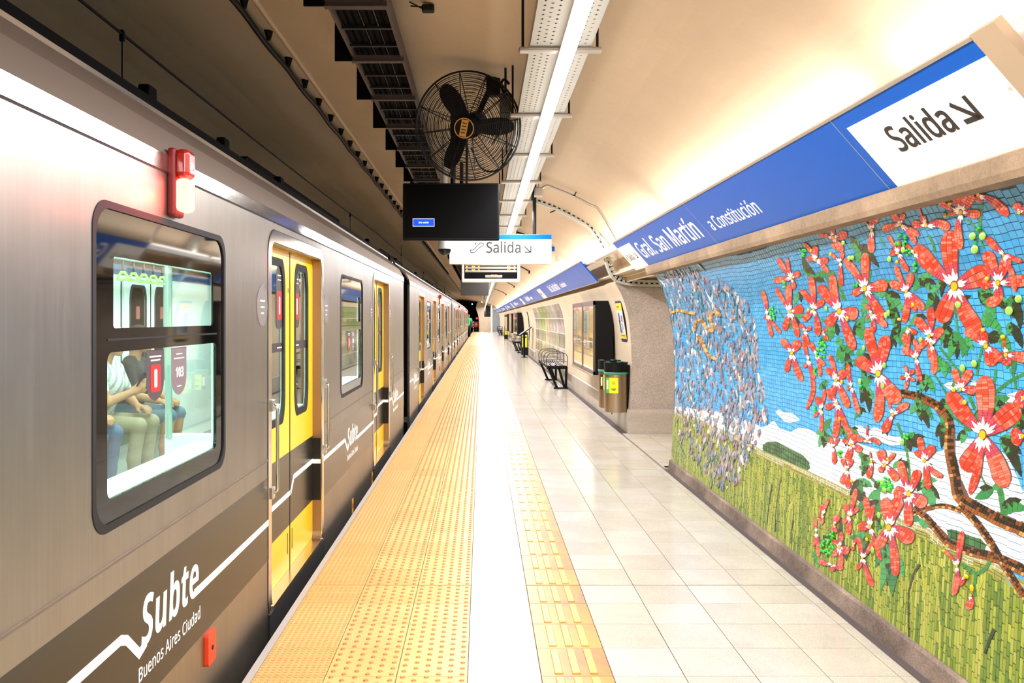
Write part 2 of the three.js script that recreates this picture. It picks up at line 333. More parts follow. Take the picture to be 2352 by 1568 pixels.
  obj('near_white_band', rg(-0.056, 0.55, -0.012, 0, BACK, Z0), M.whitepaint, floor);
  obj('near_floor_paving', rg(0.554, 1.808, -0.012, 0, BACK, Z0), M.terrazzo, floor);
  const pg = tile(0.2965, 0.281);                                             // exit passage floor
  for (let i = 0; i < 11; i++) for (let j = 0; j < 9; j++) { const t = obj('floor_tile', pg, FM[(i * 3 + j) % 4], floor); t.position.set(1.98 + i * 0.3, 0, -(OPEN0 + 0.14 + j * 0.2845)); }
  struct('trim_gutter', [rg(1.81, 1.93, -0.02, -0.008, BACK, OPEN0 + 0.02), rg(1.81, 1.893, -0.02, -0.006, OPEN1, LENGTH)], M.gutter, 'dark recessed gutter between floor tiles and wall');
}
// ------------------------------------------------------------------ glass mosaic mural on the curved wall
class Bag {                                             // collects small bevelled pieces into one geometry
  constructor() { this.p = []; this.n = []; this.c = []; }
  tri(a, b, c, col) {
    const u = b.clone().sub(a), v = c.clone().sub(a), n = u.cross(v).normalize();
    for (const q of [a, b, c]) { this.p.push(q.x, q.y, q.z); this.n.push(n.x, n.y, n.z); this.c.push(col.r, col.g, col.b); }
  }
  geo() {
    const g = new THREE.BufferGeometry();
    g.setAttribute('position', new THREE.Float32BufferAttribute(this.p, 3)); g.setAttribute('normal', new THREE.Float32BufferAttribute(this.n, 3)); g.setAttribute('color', new THREE.Float32BufferAttribute(this.c, 3));
    return g;
  }
}
const MU = { Z0: 0.7, Z1: OPEN0 - 0.004, y0: 0.085, y1: 1.945 };
function onWall(Z, y, out) {                              // point on the mural wall, raised by out
  const e = 0.02, d = (wallX(Math.min(1.955, y + e)) - wallX(y - e)) / (Math.min(1.955, y + e) - y + e), L = Math.hypot(1, d);
  return V3(wallX(y) - out / L, y + out * d / L, -Z);
}
function mur(px, py) {                                    // photo pixel -> (Z, y) on the mural wall
  const a = (px - VX) / FOC, b = (VY - py) / FOC; let lo = 0.8, hi = 12;
  for (let i = 0; i < 40; i++) { const m = (lo + hi) / 2, y = Math.max(-0.3, Math.min(2.1, EYE + b * m)); if (a * m < wallX(y)) lo = m; else hi = m; }
  return [Math.max(MU.Z0, Math.min(MU.Z1, lo)), Math.max(MU.y0, Math.min(MU.y1, EYE + b * lo))];
}
const toPx = (Z, y) => [VX + wallX(y) * FOC / Z, VY - (y - EYE) * FOC / Z];
// one piece: polygon in (Z, y), from height h0 to h1, its top edge drawn in by b
function piece(bag, poly, h0, h1, b, col) {
  const n = poly.length; let cz = 0, cy = 0, area = 0;
  for (let i = 0; i < n; i++) { const [z, y] = poly[i], [z2, y2] = poly[(i + 1) % n]; cz += z / n; cy += y / n; area += z * y2 - z2 * y; }
  if (Math.abs(area) < 2e-6) return;
  const p = area < 0 ? poly : poly.slice().reverse(), tilt = [rr(-1, 1), rr(-1, 1)].map((v) => v * 0.02);
  const B = p.map(([z, y]) => onWall(z, y, h0)), Tp = p.map(([z, y]) => { const L = Math.hypot(z - cz, y - cy) || 1, k = Math.max(0.4, 1 - b / L); const z2 = cz + (z - cz) * k, y2 = cy + (y - cy) * k; return onWall(z2, y2, h1 + (z2 - cz) * tilt[0] + (y2 - cy) * tilt[1]); });
  for (let i = 1; i < n - 1; i++) bag.tri(Tp[0], Tp[i], Tp[i + 1], col);
  for (let i = 0; i < n; i++) { const j = (i + 1) % n; bag.tri(B[i], B[j], Tp[j], col); bag.tri(B[i], Tp[j], Tp[i], col); }
}
const shrink = (poly, k) => { let cz = 0, cy = 0; for (const [z, y] of poly) { cz += z / poly.length; cy += y / poly.length; } return poly.map(([z, y]) => [cz + (z - cz) * k, cy + (y - cy) * k]); };
const mosaicMat = std({ color: 0xffffff, vertexColors: true, roughness: 0.28 });
const C = (hex, j = 0.1) => { const c = new THREE.Color(hex), k = 1 + rr(-j, j); c.r = Math.min(1, c.r * k * (1 + rr(-j, j) * 0.3)); c.g = Math.min(1, c.g * k); c.b = Math.min(1, c.b * k); return c; };
const inPoly = (x, y, poly) => { let c = false; for (let i = 0, j = poly.length - 1; i < poly.length; j = i++) { const [xi, yi] = poly[i], [xj, yj] = poly[j]; if ((yi > y) !== (yj > y) && x < (xj - xi) * (y - yi) / (yj - yi) + xi) c = !c; } return c; };
const K = 3.907, FA = ([x, y]) => [1750 + x / K, 400 + y / K], FB = ([x, y]) => [1750 + x / K, 750 + y / K], FC = ([x, y]) => [1750 + x / K, 1100 + y / K];

const mural = thing('mosaic_mural', 'glass mosaic mural of coral red blossoms, green leaves and blue sky on the curved wall', 'mural');
// hill line and clouds, read along the wall
const hillPx = [[1540, 942], [1576, 951], [1628, 972], [1714, 1013], [1750, 1034], [1860, 1083], [1929, 1116], [1980, 1146], [2075, 1195], [2134, 1215], [2172, 1246], [2224, 1272], [2275, 1289], [2352, 1335], [2480, 1405], [2650, 1490]];
const hill = hillPx.map(([x, y]) => mur(x, y)).sort((a, b) => a[0] - b[0]);
const hillY = (Z) => { if (Z <= hill[0][0]) return hill[0][1]; for (let i = 1; i < hill.length; i++) if (Z <= hill[i][0]) { const [z0, y0] = hill[i - 1], [z1, y1] = hill[i]; return y0 + (y1 - y0) * (Z - z0) / Math.max(1e-6, z1 - z0); } return hill[hill.length - 1][1]; };
const clouds = [
  [[-60, 870], [0, 905], [60, 880], [110, 840], [160, 910], [260, 945], [330, 905], [420, 915], [500, 960], [640, 990], [850, 1040], [1040, 1100], [1300, 1120], [1620, 1120], [1660, 1060], [1800, 1000], [1990, 1010], [2120, 1080], [2220, 1180], [2290, 1330], [2352, 1480], [2800, 1700], [2800, 2200], [1000, 2200], [-900, 1300], [-900, 700], [-400, 760]],
  [[120, 770], [155, 735], [200, 770], [270, 765], [350, 840], [260, 865], [200, 850], [170, 810]],
  [[835, 880], [900, 890], [960, 940], [1010, 890], [1080, 930], [1170, 980], [1255, 985], [1250, 1060], [1180, 1070], [1080, 1040], [930, 1000], [860, 950]],
  [[690, 890], [760, 930], [770, 960], [700, 960]], [[1630, 520], [1680, 490], [1780, 510], [1760, 570], [1690, 570]], [[1870, 510], [1900, 480], [1940, 490], [1930, 560], [1860, 560]],
  [[2180, 690], [2200, 610], [2290, 580], [2352, 560], [2700, 600], [2700, 760], [2300, 730]],
].map((p) => p.map(FB));
const bushPx = [[1752, 1022], [1765, 1014], [1785, 1014], [1815, 1030], [1845, 1045], [1860, 1062], [1862, 1082], [1840, 1074], [1800, 1056], [1753, 1037]];
const shadowBush = [[1650, 460], [1720, 450], [1900, 520], [1980, 540], [2040, 620], [2000, 650], [1850, 640], [1700, 560]].map(FC);
{
  const DZ = 0.04, DY = 0.0272, sky = new Bag(), cloud = new Bag(), near = [];
  const row = (Z, y) => y + 0.007 * Math.sin(Z * 2.1 + y * 3) + 0.004 * Math.sin(Z * 5.3 + y * 7);
  const nz = Math.floor((MU.Z1 - MU.Z0) / DZ), ny = Math.floor((MU.y1 - MU.y0) / DY);
  for (let i = 0; i < nz; i++) {
    const off = rr(-0.006, 0.006);
    for (let j = 0; j < ny; j++) {
      const z0 = MU.Z0 + i * DZ, y0 = MU.y0 + j * DY, cz = z0 + DZ / 2, cy = row(cz, y0 + DY / 2);
      if (cy < hillY(cz) - 0.03) continue;
      const cn = (z, y) => [Math.min(MU.Z1, Math.max(MU.Z0, z + 0.003 * Math.sin(y * 23 + z * 9))), Math.min(MU.y1, Math.max(MU.y0, row(z, y + off * 0.6)))];
      const quad = shrink([cn(z0, y0), cn(z0 + DZ, y0), cn(z0 + DZ, y0 + DY), cn(z0, y0 + DY)], 0.94);
      const [px, py] = toPx(cz, cy), white = clouds.some((c) => inPoly(px, py, c)), bush = inPoly(px, py, bushPx) || inPoly(px, py, shadowBush);
      const up = (cy - 0.7) / 1.2, base = bush ? [0x2f5f36, 0x3d7346, 0x274f30][Math.floor(rnd() * 3)] : white ? 0xd2e0e8 : up > 0.75 ? [0x2f86b4, 0x3a92bf, 0x3590c4][Math.floor(rnd() * 3)] : up > 0.4 ? [0x3d9fd0, 0x46a6d8, 0x379acd][Math.floor(rnd() * 3)] : [0x4aa8de, 0x52aee2, 0x429fd4][Math.floor(rnd() * 3)];
      const isW = ([z, v]) => clouds.some((c) => inPoly(...toPx(z, v), c)), isB = ([z, v]) => { const q = toPx(z, v); return inPoly(...q, bushPx) || inPoly(...q, shadowBush); };
      let cut = false;
      for (const [test, hexIn, bagIn, hexOut, bagOut] of [[isB, 0x346a3c, sky, white ? 0xd2e0e8 : base, white ? cloud : sky], [isW, 0xd2e0e8, cloud, up > 0.4 ? 0x3d9fd0 : 0x4aa8de, sky]]) {
        const f = quad.map(test); if (cut || f.every((v) => v === f[0])) continue;
        const A = [], Bq = []; cut = true;
        quad.forEach((p, k) => { const q = quad[(k + 1) % 4]; (f[k] ? A : Bq).push(p); if (f[k] !== f[(k + 1) % 4]) { let lo = 0, hi = 1; for (let t = 0; t < 8; t++) { const m = (lo + hi) / 2, v = [p[0] + (q[0] - p[0]) * m, p[1] + (q[1] - p[1]) * m]; if (test(v) === f[k]) lo = m; else hi = m; } const v = [p[0] + (q[0] - p[0]) * lo, p[1] + (q[1] - p[1]) * lo]; A.push(v); Bq.push(v); } });
        if (A.length > 2) piece(bagIn, shrink(A, 0.95), 0, 0.0032, 0.001, C(hexIn, 0.06)); if (Bq.length > 2) piece(bagOut, shrink(Bq, 0.95), 0, 0.0032, 0.001, C(hexOut, 0.07));
      }
      if (cut) continue;
      if (cz < 5.2 && !white && !bush) near.push([cz, quad, base]); else piece(white ? cloud : sky, quad, 0.0, 0.0032, 0.0012, C(base, white ? 0.05 : 0.09));
    }
  }
  near.sort((a, b) => a[0] - b[0]);
  const visible = near.filter(([z, q]) => { const [px] = toPx(z, q[0][1]); return px < 2365; }), hiddenOnes = near.filter(([z, q]) => toPx(z, q[0][1])[0] >= 2365);
  for (const [, q, base] of [...hiddenOnes, ...visible.slice(300)]) piece(sky, q, 0, 0.0032, 0.0012, C(base, 0.09));
  for (const [, q, base] of visible.slice(0, 300)) { const b = new Bag(); piece(b, q, 0, 0.0032, 0.0012, C(base, 0.09)); obj('sky_tessera', b.geo(), mosaicMat, mural); }
  obj('sky_tesserae', sky.geo(), mosaicMat, mural).userData.kind = 'stuff';
  obj('cloud_tesserae', cloud.geo(), mosaicMat, mural).userData.kind = 'stuff';
}
{ // grass: upright slips of yellow and green glass, with contour rows along the hill line and leaning blades
  const grass = new Bag(), G = [0x84922c, 0x9aa23a, 0x6c8228, 0x8f9c36, 0xa8aa4a, 0x5e7826];
  for (let z = MU.Z0; z < MU.Z1 - 0.02; z += 0.0185) {
    let y = MU.y0; const top = hillY(z) - 0.045, colr = G[Math.floor(rnd() * 6)];
    while (y < top) { const h = Math.min(top - y + 0.004, rr(0.035, 0.075)); piece(grass, [[z, y], [z + 0.0165, y + 0.002], [z + 0.0165 + rr(-0.002, 0.002), y + h - 0.003], [z, y + h - 0.003]], 0, 0.003, 0.001, C(rnd() < 0.75 ? colr : G[Math.floor(rnd() * 6)], 0.14)); y += h; }
  }
  for (let r = 0; r < 4; r++) for (let z = MU.Z0; z < MU.Z1 - 0.05; z += 0.044) { const y = hillY(z) - 0.045 + r * 0.0125, y2 = hillY(z + 0.041) - 0.045 + r * 0.0125; if (y < MU.y0) continue; piece(grass, [[z, y], [z + 0.041, y2], [z + 0.041, y2 + 0.0105], [z, y + 0.0105]], 0.0005, 0.0036, 0.001, C([0x989248, 0x8c8f40, 0xa69f54][r % 3], 0.12)); }
  obj('grass_tesserae', grass.geo(), mosaicMat, mural).userData.kind = 'stuff';
  for (let k = 0; k < 56; k++) {
    const b = new Bag(), z0 = rr(2.7, 7.8), lean = rr(-0.12, 0.12), top = hillY(z0), len = rr(0.2, 0.4), y0 = Math.max(MU.y0, rr(MU.y0, Math.max(MU.y0, top - len - 0.05))), c = [0xa9ab44, 0x98a43a, 0xb4b458][k % 3];
    const pts = []; for (let t = 0; t <= 7; t++) { const u = t / 7; pts.push([z0 + lean * u * u, y0 + Math.min(len, top - y0 - 0.03) * u]); }
    for (let t = 0; t < 7; t++) { const [a, y] = pts[t], [d, y2] = pts[t + 1]; if (y2 - y < 0.006) continue; piece(b, shrink([[a - 0.007, y], [a + 0.007, y], [d + 0.007, y2], [d - 0.007, y2]], 0.92), 0.001, 0.0045, 0.001, C(c, 0.12)); }
    if (b.p.length) obj('grass_blade', b.geo(), mosaicMat, mural);
  }
  for (const pts of [[[1420, 765], [1370, 860], [1330, 1000], [1322, 1180], [1325, 1420]], [[2090, 1355], [2050, 1450], [2010, 1560]], [[175, 0], [150, 160], [130, 300], [122, 480]], [[95, 50], [70, 200], [50, 400]], [[285, 370], [270, 470], [266, 580]]]) {
    const b = new Bag(), q = pts.map((p) => mur(...FC(p)));
    for (let i = 0; i < q.length - 1; i++) for (let s = 0; s < 4; s++) { const f = (t) => [q[i][0] + (q[i + 1][0] - q[i][0]) * t, q[i][1] + (q[i + 1][1] - q[i][1]) * t], [a, y] = f(s / 4), [d, y2] = f(s / 4 + 0.24), w = 0.011 * (1 - (i + s / 4) / q.length * 0.6); piece(b, [[a - w, y], [a + w, y], [d + w, y2], [d - w, y2]], 0.001, 0.005, 0.001, C(0x2c3a26, 0.15)); }
    obj('dark_stalk', b.geo(), mosaicMat, mural);
  }
}
// tesserae laid along a path of given width (pixels in the photograph), in bands
function bandsAlong(bag, pts, widths, hexOf, h0, h1, across, step) {
  const curve = new THREE.SplineCurve(pts.map(([x, y]) => new THREE.Vector2(x, y))), L = curve.getLength(), n = Math.max(2, Math.round(L / step));
  const frame = (t) => { const p = curve.getPointAt(t), d = curve.getTangentAt(t), w = typeof widths === 'function' ? widths(t) : widths; return [p.x, p.y, -d.y * w / 2, d.x * w / 2]; };
  for (let i = 0; i < n; i++) {
    const a = frame(i / n), b = frame((i + 1) / n);
    for (let k = 0; k < across; k++) {
      const u0 = -1 + 2 * k / across, u1 = -1 + 2 * (k + 1) / across;
      const q = [[a[0] + a[2] * u0, a[1] + a[3] * u0], [a[0] + a[2] * u1, a[1] + a[3] * u1], [b[0] + b[2] * u1, b[1] + b[3] * u1], [b[0] + b[2] * u0, b[1] + b[3] * u0]].map((p) => mur(...p));
      piece(bag, shrink(q, 0.93), h0, h1, 0.0008, hexOf(i / n, (u0 + u1) / 2));
    }
  }
}
let layer = 0;
function backing(bag, pts, widths, h) {                   // grout bed under an overlaid figure
  const curve = new THREE.SplineCurve(pts.map(([x, y]) => new THREE.Vector2(x, y))), Lf = [], Rt = [];
  for (let i = 0; i <= 10; i++) { const p = curve.getPointAt(i / 10), d = curve.getTangentAt(i / 10), w = (typeof widths === 'function' ? widths(i / 10) : widths) * 1.05 + 1; Lf.push([p.x - d.y * w / 2, p.y + d.x * w / 2]); Rt.push([p.x + d.y * w / 2, p.y - d.x * w / 2]); }
  for (let i = 0; i < 10; i++) piece(bag, [Lf[i], Lf[i + 1], Rt[i + 1], Rt[i]].map((p) => mur(...p)), 0.002, h, 0, C(0x5c4a46, 0.02));
}
// stems and branches first (lowest), then leaves, then flowers
const bark = (t, u) => C(u > 0.2 ? (rnd() < 0.75 ? 0x8a4e1e : 0xc9924e) : rnd() < 0.6 ? 0x1f140e : 0x7a421a, 0.15);
for (const [f, pts, w, c] of [
  [FB, [[1130, 580], [1300, 600], [1500, 660], [1640, 760], [1695, 880], [1690, 1100], [1735, 1300], [1765, 1500], [1830, 1570], [2000, 1660], [2150, 1740], [2420, 1850], [2700, 1990]], (t) => (60 + t * 70) / K, 3],
  [FC, [[1780, 230], [1900, 350], [2050, 550], [2160, 740], [2290, 940], [2400, 1100]], (t) => 62 / K, 3], [FC, [[1380, 240], [1550, 420], [1680, 570], [1850, 640], [2050, 690], [2200, 740], [2420, 850], [2700, 960]], (t) => (56 + t * 50) / K, 3],
  [FC, [[1330, 330], [1500, 262], [1650, 240], [1800, 290]], (t) => 40 / K, 2],
]) { const b = new Bag(); layer++; backing(b, pts.map(f), w, 0.0036 + layer * 2e-5); bandsAlong(b, pts.map(f), w, bark, 0.0034, 0.0056 + layer * 2e-5, c, 8); obj('branch', b.geo(), mosaicMat, mural); }
const greenOf = (hex) => () => C(hex, 0.12);
for (const [f, pts, w] of [
  [FA, [[1500, 540], [1545, 620], [1560, 700]], 6], [FA, [[1740, 1180], [1760, 1350], [1790, 1520]], 5], [FA, [[1640, 1310], [1660, 1450]], 5], [FA, [[1980, 260], [1970, 380], [1960, 520]], 9], [FA, [[1850, 400], [1930, 480], [2000, 660]], 5],
  [FA, [[540, 860], [640, 1010], [740, 1120]], 6], [FA, [[1380, 700], [1400, 900], [1390, 960]], 5], [FA, [[1060, 560], [1110, 640]], 4], [FA, [[680, 950], [760, 1130]], 5], [FA, [[540, 1290], [640, 1390]], 5], [FA, [[150, 1200], [200, 1290]], 3],
  [FB, [[2010, 1030], [2080, 1250], [2150, 1480], [2190, 1740]], 15], [FB, [[2420, 400], [2250, 480], [2090, 600]], 9], [FB, [[2240, 370], [2280, 480], [2290, 560]], 6], [FB, [[2110, 380], [2100, 480], [2080, 560]], 7], [FB, [[1990, 180], [1960, 300], [1940, 440]], 6],
  [FB, [[1560, 430], [1640, 560], [1690, 660]], 4], [FB, [[1600, 180], [1720, 330], [1800, 430]], 6], [FB, [[1870, 620], [1920, 740]], 8], [FB, [[1690, 780], [1790, 860], [1890, 930]], 5], [FB, [[1220, 860], [1260, 960], [1300, 1080], [1330, 1280], [1330, 1400]], 6], [FB, [[880, 1250], [1010, 1380], [1080, 1480]], 6],
  [FB, [[1950, 1280], [2020, 1420], [2080, 1500]], 4], [FB, [[600, 880], [640, 960]], 4], [FC, [[2070, 700], [2020, 800], [1930, 850], [1860, 800], [1800, 760]], 10], [FC, [[1930, 850], [1920, 950], [1930, 1060]], 8], [FB, [[1740, 470], [1720, 540]], 6],
]) { const b = new Bag(); layer++; bandsAlong(b, pts.map(f), w, greenOf(0x2f7a3c), 0.0032, 0.0046 + layer * 8e-6, 1, 14); obj('stem', b.geo(), mosaicMat, mural); }
const leafW = (w) => (t) => w * Math.max(0.05, Math.sin(Math.PI * Math.min(1, 0.1 + t * 0.9)) ** 0.9);
function leaves(f, c, tips, w0 = 62) {
  for (const [x, y, dark, w = w0] of tips) {
    const b = new Bag(), mid = [(c[0] + x) / 2 + (y - c[1]) * 0.06, (c[1] + y) / 2 - (x - c[0]) * 0.06]; layer++;
    bandsAlong(b, [c, mid, [x, y]].map(f), leafW(w * 1.12 / K), greenOf(dark ? 0x222c18 : [0x2f8a44, 0x3a9456, 0x2a7a44][layer % 3]), 0.0034, 0.0049 + (layer % 120) * 7e-6, 1, 13);
    obj('leaf', b.geo(), mosaicMat, mural);
  }
}
const D = 1;
leaves(FA, [870, 640], [[800, 550, D], [850, 570], [1015, 690, D], [1062, 835, D], [860, 800], [785, 630]]);
leaves(FA, [480, 920], [[365, 735, D], [455, 965, D], [570, 960, D], [675, 880], [375, 820]]);
leaves(FA, [1415, 940], [[1560, 895], [1575, 985, D], [1535, 1035, D], [1595, 1095], [1480, 1010, D], [1370, 1050]]);
leaves(FA, [1120, 1060], [[1295, 1255], [1255, 1110, D], [1225, 1480], [1025, 1080], [1180, 1260], [1250, 1480, D]]);
leaves(FA, [930, 1100], [[905, 1265], [990, 850]]); leaves(FA, [880, 1300], [[860, 1450], [985, 1315], [815, 1460, D], [905, 1490]]);
leaves(FA, [1960, 1040], [[2040, 1210, D, 90], [2070, 1050], [2110, 1290, 0, 90], [2285, 1210], [2370, 1350, D]], 70); leaves(FA, [1985, 1290], [[2160, 1395, 0, 90]]);
leaves(FA, [1560, 1060], [[1500, 1130, D, 90], [1560, 1230, D], [1470, 1210]]); leaves(FA, [1720, 1410], [[1635, 1510, D, 90], [1800, 1580, 0, 90], [1710, 1580]]); leaves(FA, [2260, 1090], [[2330, 1390, D, 80], [2180, 1250, 0, 90]]); leaves(FA, [2230, 1330], [[2220, 1440, 0, 70], [2350, 1560, D, 80]]);
leaves(FA, [2110, 1400], [[2060, 1520, D, 110], [2240, 1620, 0, 90]]); leaves(FA, [640, 1320], [[560, 1440], [690, 1450, D], [610, 1500]]); leaves(FA, [300, 1270], [[385, 1260], [260, 1390], [310, 1420, D]]); leaves(FA, [330, 1050], [[290, 1180], [360, 1150, D]], 40);
leaves(FB, [720, 165], [[720, 335], [790, 385, D], [835, 265], [675, 310], [690, 90, 0, 80]]); leaves(FB, [915, 240], [[825, 350], [1010, 335, D], [850, 230, 0, 90]]); leaves(FB, [930, 540], [[895, 690, D], [972, 770, D], [1005, 655], [880, 590], [960, 440]]);
leaves(FB, [1470, 425], [[1425, 600], [1480, 590, D], [1555, 600], [1395, 525, D]]); leaves(FB, [1730, 60], [[1640, 190, D, 100], [1690, 280, 0, 80], [1760, 290, D], [1855, 265]]); leaves(FB, [1620, 300], [[1580, 410], [1655, 460], [1705, 415], [1570, 260]]);
leaves(FB, [1400, 680], [[1335, 785], [1440, 850, D], [1510, 915, D], [1420, 810], [1550, 830]]); leaves(FB, [1620, 860], [[1570, 990, D], [1620, 1090, D], [1650, 960], [1710, 760, 0, 80]]); leaves(FB, [1640, 640], [[1720, 790, 0, 90], [1600, 760, D]]); leaves(FB, [1830, 920], [[1755, 1025, D], [1795, 1050], [1885, 905]]);
leaves(FB, [1310, 1010], [[1385, 945], [1475, 985, D], [1415, 1080, D], [1345, 1120, D]]); leaves(FB, [560, 930], [[515, 1080], [560, 1090, D], [605, 1045], [490, 960], [630, 820]]); leaves(FB, [940, 1160], [[900, 1235], [985, 1265], [905, 1345, D], [870, 1150]]); leaves(FB, [870, 1370], [[795, 1520, D], [880, 1570], [955, 1440, D], [1000, 1440], [830, 1450, D]]);
leaves(FB, [1060, 1460], [[955, 1545], [1000, 1570], [1135, 1390], [1030, 1380, D]]); leaves(FB, [1440, 1390], [[1555, 1640, 0, 100], [1605, 1550, D, 70], [1400, 1480, D], [1580, 1380]]); leaves(FB, [2060, 690], [[2235, 635, 0, 90], [2190, 690, D, 70], [2140, 750, 0, 90], [2080, 830, D, 70]]); leaves(FB, [2150, 1000], [[2285, 1015, 0, 70], [2340, 1145, D, 80], [2340, 1350, D, 90], [2230, 1180]]);
leaves(FB, [2080, 1450], [[1960, 1440, D, 80], [1920, 1540, 0, 90], [2190, 1420, 0, 80]]); leaves(FB, [2170, 1620], [[2340, 1550, D, 90], [2250, 1680, 0, 90], [2400, 1640, 0, 90]]); leaves(FB, [1250, 1200], [[1180, 1270], [1330, 1270, D], [1240, 1190, D]]);
leaves(FC, [1110, 560], [[1075, 995, 0, 80], [1175, 1055, 0, 100], [1130, 960, D, 60], [1285, 885, 0, 80], [1020, 800], [1240, 800, D]]); leaves(FC, [1060, 190], [[990, 110], [1030, 320], [1120, 300], [900, 250, D]], 70); leaves(FC, [900, 200], [[890, 290], [850, 60, D], [930, 110, D]]); leaves(FC, [930, 520], [[910, 640], [945, 680, D], [860, 470], [790, 520]]);
leaves(FC, [500, 720], [[460, 650], [520, 790], [465, 730]], 40); leaves(FC, [740, 620], [[810, 640, D], [770, 740, D], [690, 740, D], [720, 350, D]], 44); leaves(FC, [1420, 370], [[1520, 430, 0, 90], [1370, 340]]); leaves(FC, [560, 540], [[530, 620], [590, 500, D], [640, 560]], 46); leaves(FC, [1060, 380], [[1030, 320, D], [1080, 420, D], [1040, 470]], 50);
{ // further foliage between the blossoms
  const zone = [[1800, 640], [1860, 560], [1960, 540], [2080, 580], [2200, 640], [2352, 720], [2352, 1010], [2250, 960], [2150, 900], [2040, 960], [1960, 1110], [1900, 1000], [1850, 860]];
  for (let k = 0, tries = 0; k < 34 && tries < 900; tries++) {
    const x = rr(1800, 2352), y = rr(540, 1110); if (!inPoly(x, y, zone)) continue; k++;
    const s = 0.55 + (x - 1800) / 552 * 0.9, n = 3 + Math.floor(rnd() * 3), a0 = rr(0.6, 1.6), raw = (p) => p;
    leaves(raw, [x, y], Array.from({ length: n }, (_, i) => { const a = a0 + (i - n / 2) * 0.55, L = rr(20, 34) * s; return [x + Math.cos(a) * L * 0.75, y + Math.sin(a) * L * 1.25, rnd() < 0.4 ? 1 : 0]; }), 40 * s);
  }
}
// flowers
const petalW = (w) => (t) => w * 0.9 * (t < 0.75 ? 0.34 + 0.66 * Math.sin(Math.PI / 2 * t / 0.75) ** 0.9 : Math.sqrt(Math.max(0.02, 1 - ((t - 0.75) / 0.26) ** 2)));
function flower(f, c, tips, s = 1) {
  const g = part('flower', mural), [cx, cy] = c; layer += 3;
  const lift = 0.0068 + (layer % 60) * 1.6e-5;
  for (const [x, y, w, cx2, cy2] of tips) {
    const b = new Bag(), root = [cx + (x - cx) * 0.06, cy + (y - cy) * 0.06], len = Math.hypot(x - cx, y - cy), bend = rr(-0.05, 0.05), mid = cx2 ? [cx2, cy2] : [(cx + x) / 2 + (y - cy) * bend, (cy + y) / 2 - (x - cx) * bend], Wd = petalW(w / K);
    const hue = rnd(), pts = [root, mid, [x, y]].map(f);
    backing(b, pts, Wd, lift - 0.0016);
    bandsAlong(b, pts, Wd, (t) => C(t < 0.16 && len > 60 ? 0xb83c50 : t < 0.34 ? [0xc03a4c, 0xc84658][Math.floor(rnd() * 2)] : hue < 0.5 ? [0xe23a22, 0xea5a44, 0xdc3420, 0xee7460][Math.floor(rnd() * 4)] : [0xea6852, 0xe2482e, 0xee7c66][Math.floor(rnd() * 3)], 0.1), 0.004, lift + rnd() * 1e-4, w > 75 ? 3 : w > 34 ? 2 : 1, w > 75 ? 6 : 4.5);
    obj('petal', b.geo(), mosaicMat, g);
  }
  const wb = new Bag(), n = tips.length, big = Math.max(...tips.map((q) => q[2]));
  if (big > 26) {
    for (const [x, y, w] of tips) { const L = Math.hypot(x - cx, y - cy), r = Math.min(0.38 * L, 24 + big * 0.62); for (const k of [-0.34, 0, 0.34]) { const a = Math.atan2(y - cy, x - cx) + k * (0.7 + rnd() * 0.4), q0 = [cx + Math.cos(a) * r * 0.12, cy + Math.sin(a) * r * 0.12], q1 = [cx + Math.cos(a) * r * (k ? 0.78 : 1.05), cy + Math.sin(a) * r * (k ? 0.78 : 1.05)]; const F0 = f(q0), F1 = f(q1), dx = F1[0] - F0[0], dy = F1[1] - F0[1], Ld = Math.hypot(dx, dy) || 1, wd = Math.max(1.1, big / K * 0.066), nx = -dy / Ld * wd, ny = dx / Ld * wd; piece(wb, [[F0[0] - nx * 0.4, F0[1] - ny * 0.4], [F0[0] + dx * 0.6 - nx, F0[1] + dy * 0.6 - ny], F1, [F0[0] + dx * 0.6 + nx, F0[1] + dy * 0.6 + ny], [F0[0] + nx * 0.4, F0[1] + ny * 0.4]].map((p) => mur(...p)), lift - 0.001, lift + 0.0018, 0.0006, C(0xf6f2ea, 0.03)); } }
    obj('white_streaks', wb.geo(), mosaicMat, g);
    const eb = new Bag(), rad = Math.max(2, big / K * 0.17), [ex, ey] = f(c), disc = (r, lo, hi, col) => { const q = []; for (let k = 0; k < 10; k++) q.push(mur(ex + Math.cos(k * Math.PI / 5) * r * 0.85, ey + Math.sin(k * Math.PI / 5) * r * 1.2)); piece(eb, q, lo, hi, 0.001, col); };
    disc(rad * 1.3, lift, lift + 0.0022, C(0x6b3f24, 0.05)); disc(rad, lift + 0.001, lift + 0.0034, C(0xf0b010, 0.05));
    obj('yellow_eye', eb.geo(), mosaicMat, g);
  }
}
